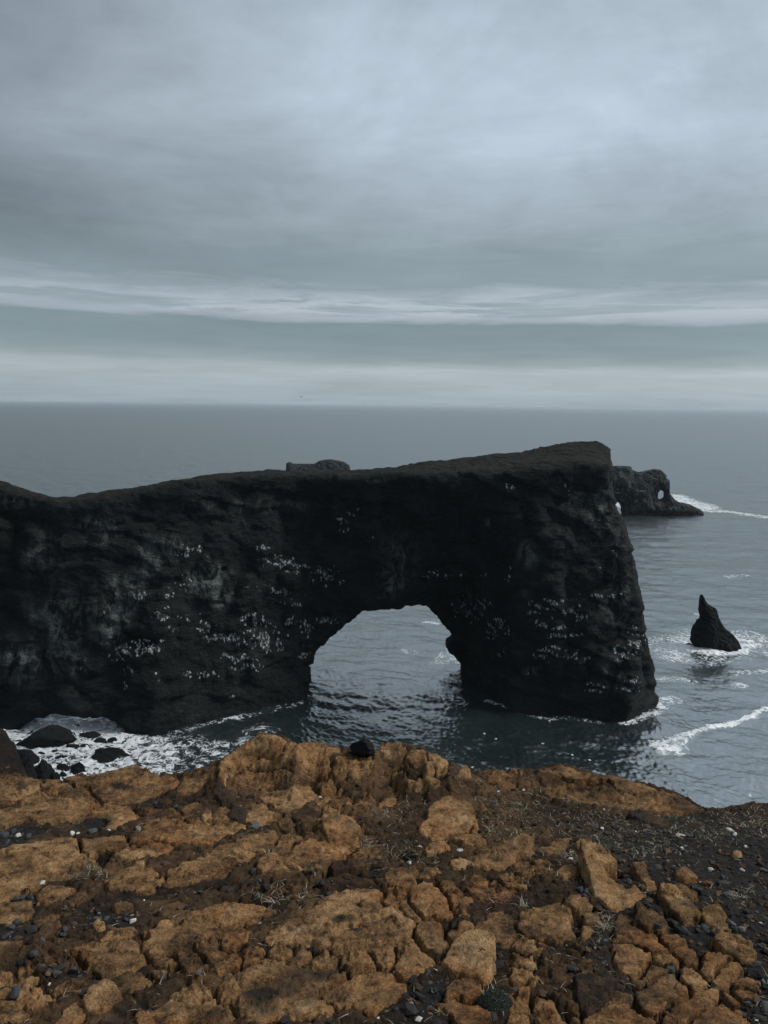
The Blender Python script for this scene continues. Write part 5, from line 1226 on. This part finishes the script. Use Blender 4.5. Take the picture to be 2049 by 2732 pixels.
def birds():
    """gulls: a body with head and tail, wings as parts"""
    wm = dull_material('gull_white', colour=(0.75, 0.76, 0.76, 1), var=0.2, scale=4); gm = dull_material('gull_grey', colour=(0.16, 0.17, 0.18, 1), var=0.3, scale=4)
    V, F = icosphere(2); B = V.copy()
    t = B[:, 0]; B *= np.array([0.27, 0.085, 0.085]); B[:, 2] += np.where(t > 0.55, (t-.55)*0.11, 0); B[:, 1:] *= (1-0.5*np.clip(-t-.3, 0, 1))[:, None]
    wing = np.array([(0.08,0.05,.03),(-.10,.05,.03),(0.12,.32,.10),(-.06,.32,.09),(0.02,.68,.02),(-.06,.66,.02),(0.08,.05,.015),(-.10,.05,.015),(0.12,.32,.085),(-.06,.32,.08),(0.02,.68,.012),(-.06,.66,.012)])
    WF = np.array([(0,2,3,1),(2,4,5,3),(7,9,8,6),(9,11,10,8),(0,6,8,2),(2,8,10,4),(1,3,9,7),(3,5,11,9),(4,10,11,5)])
    spots = [(1466,1925,0,'white seabird afloat under the tip of the right pier'),(1323,1973,0,'white seabird on the dark water left of the middle'),(1292,1959,0,'leftmost white seabird on the dark water below the arch'),(1448,1986,0,'white seabird on the dark water nearest the high brink'),(1527,2016,0,'white seabird nearest the edge slab on the dark water'),(1573,2030,0,'white seabird close to the right part of the brink'),(1260,2049,0,'white seabird just over the round brink rock')]
    spots += [(804,1058,70,'tiny dark bird flying just above the horizon')]
    for i, (px, py, zz, lab) in enumerate(spots):
        e = bpy.data.objects.new('seabird', None); col.objects.link(e)
        if zz == 0: p = at_sea(px, py); e.location = (p[0], p[1], 0.12); sc = 1.0
        else: p = at_y(px, py, 330); e.location = tuple(p); sc = 1.6
        e.scale = (sc,)*3; e.rotation_euler = (0, 0, 0.6+i*1.3); tag(e, lab, 'bird', 'gulls below the cliff' if zz == 0 else None)
        mat = wm if zz == 0 else gm
        mesh_obj('body', B, F, mat, parent=e)
        for s in (1, -1):
            w = wing.copy(); w[:, 1] *= s
            if zz == 0: w = w*np.array([1.2, 0.45, 1.0])+np.array([-.05, 0, .03])
            mesh_obj('wing', w, WF if s > 0 else WF[:, ::-1], wm if zz == 0 else gm, parent=e, smooth=False)
birds()

# ------------------------------------------------------------------ sea haze
def build_haze():
    L = 95000.0; z0, z1 = -6.0, 72.0
    V = [(sx*L, sy*L, z) for z in (z0, z1) for sx, sy in ((-1, -1), (1, -1), (1, 1), (-1, 1))]
    F = [(0, 3, 2, 1), (4, 5, 6, 7), (0, 1, 5, 4), (1, 2, 6, 5), (2, 3, 7, 6), (3, 0, 4, 7)]
    m = bpy.data.materials.new('haze'); m.use_nodes = True
    k = NT(m.node_tree); o = k.node('ShaderNodeOutputMaterial')
    v = k.node('ShaderNodeVolumePrincipled', ins={'Color': (0.58, 0.66, 0.71, 1), 'Density': HAZE, 'Anisotropy': 0.3})
    k.l.new(v.outputs[0], o.inputs['Volume'])
    h = mesh_obj('haze', np.array(V), np.array(F), m, smooth=False)
    tag(h, 'thin grey sea haze that pales the far water', kind='stuff')
HAZE = 4.5e-5
build_haze()
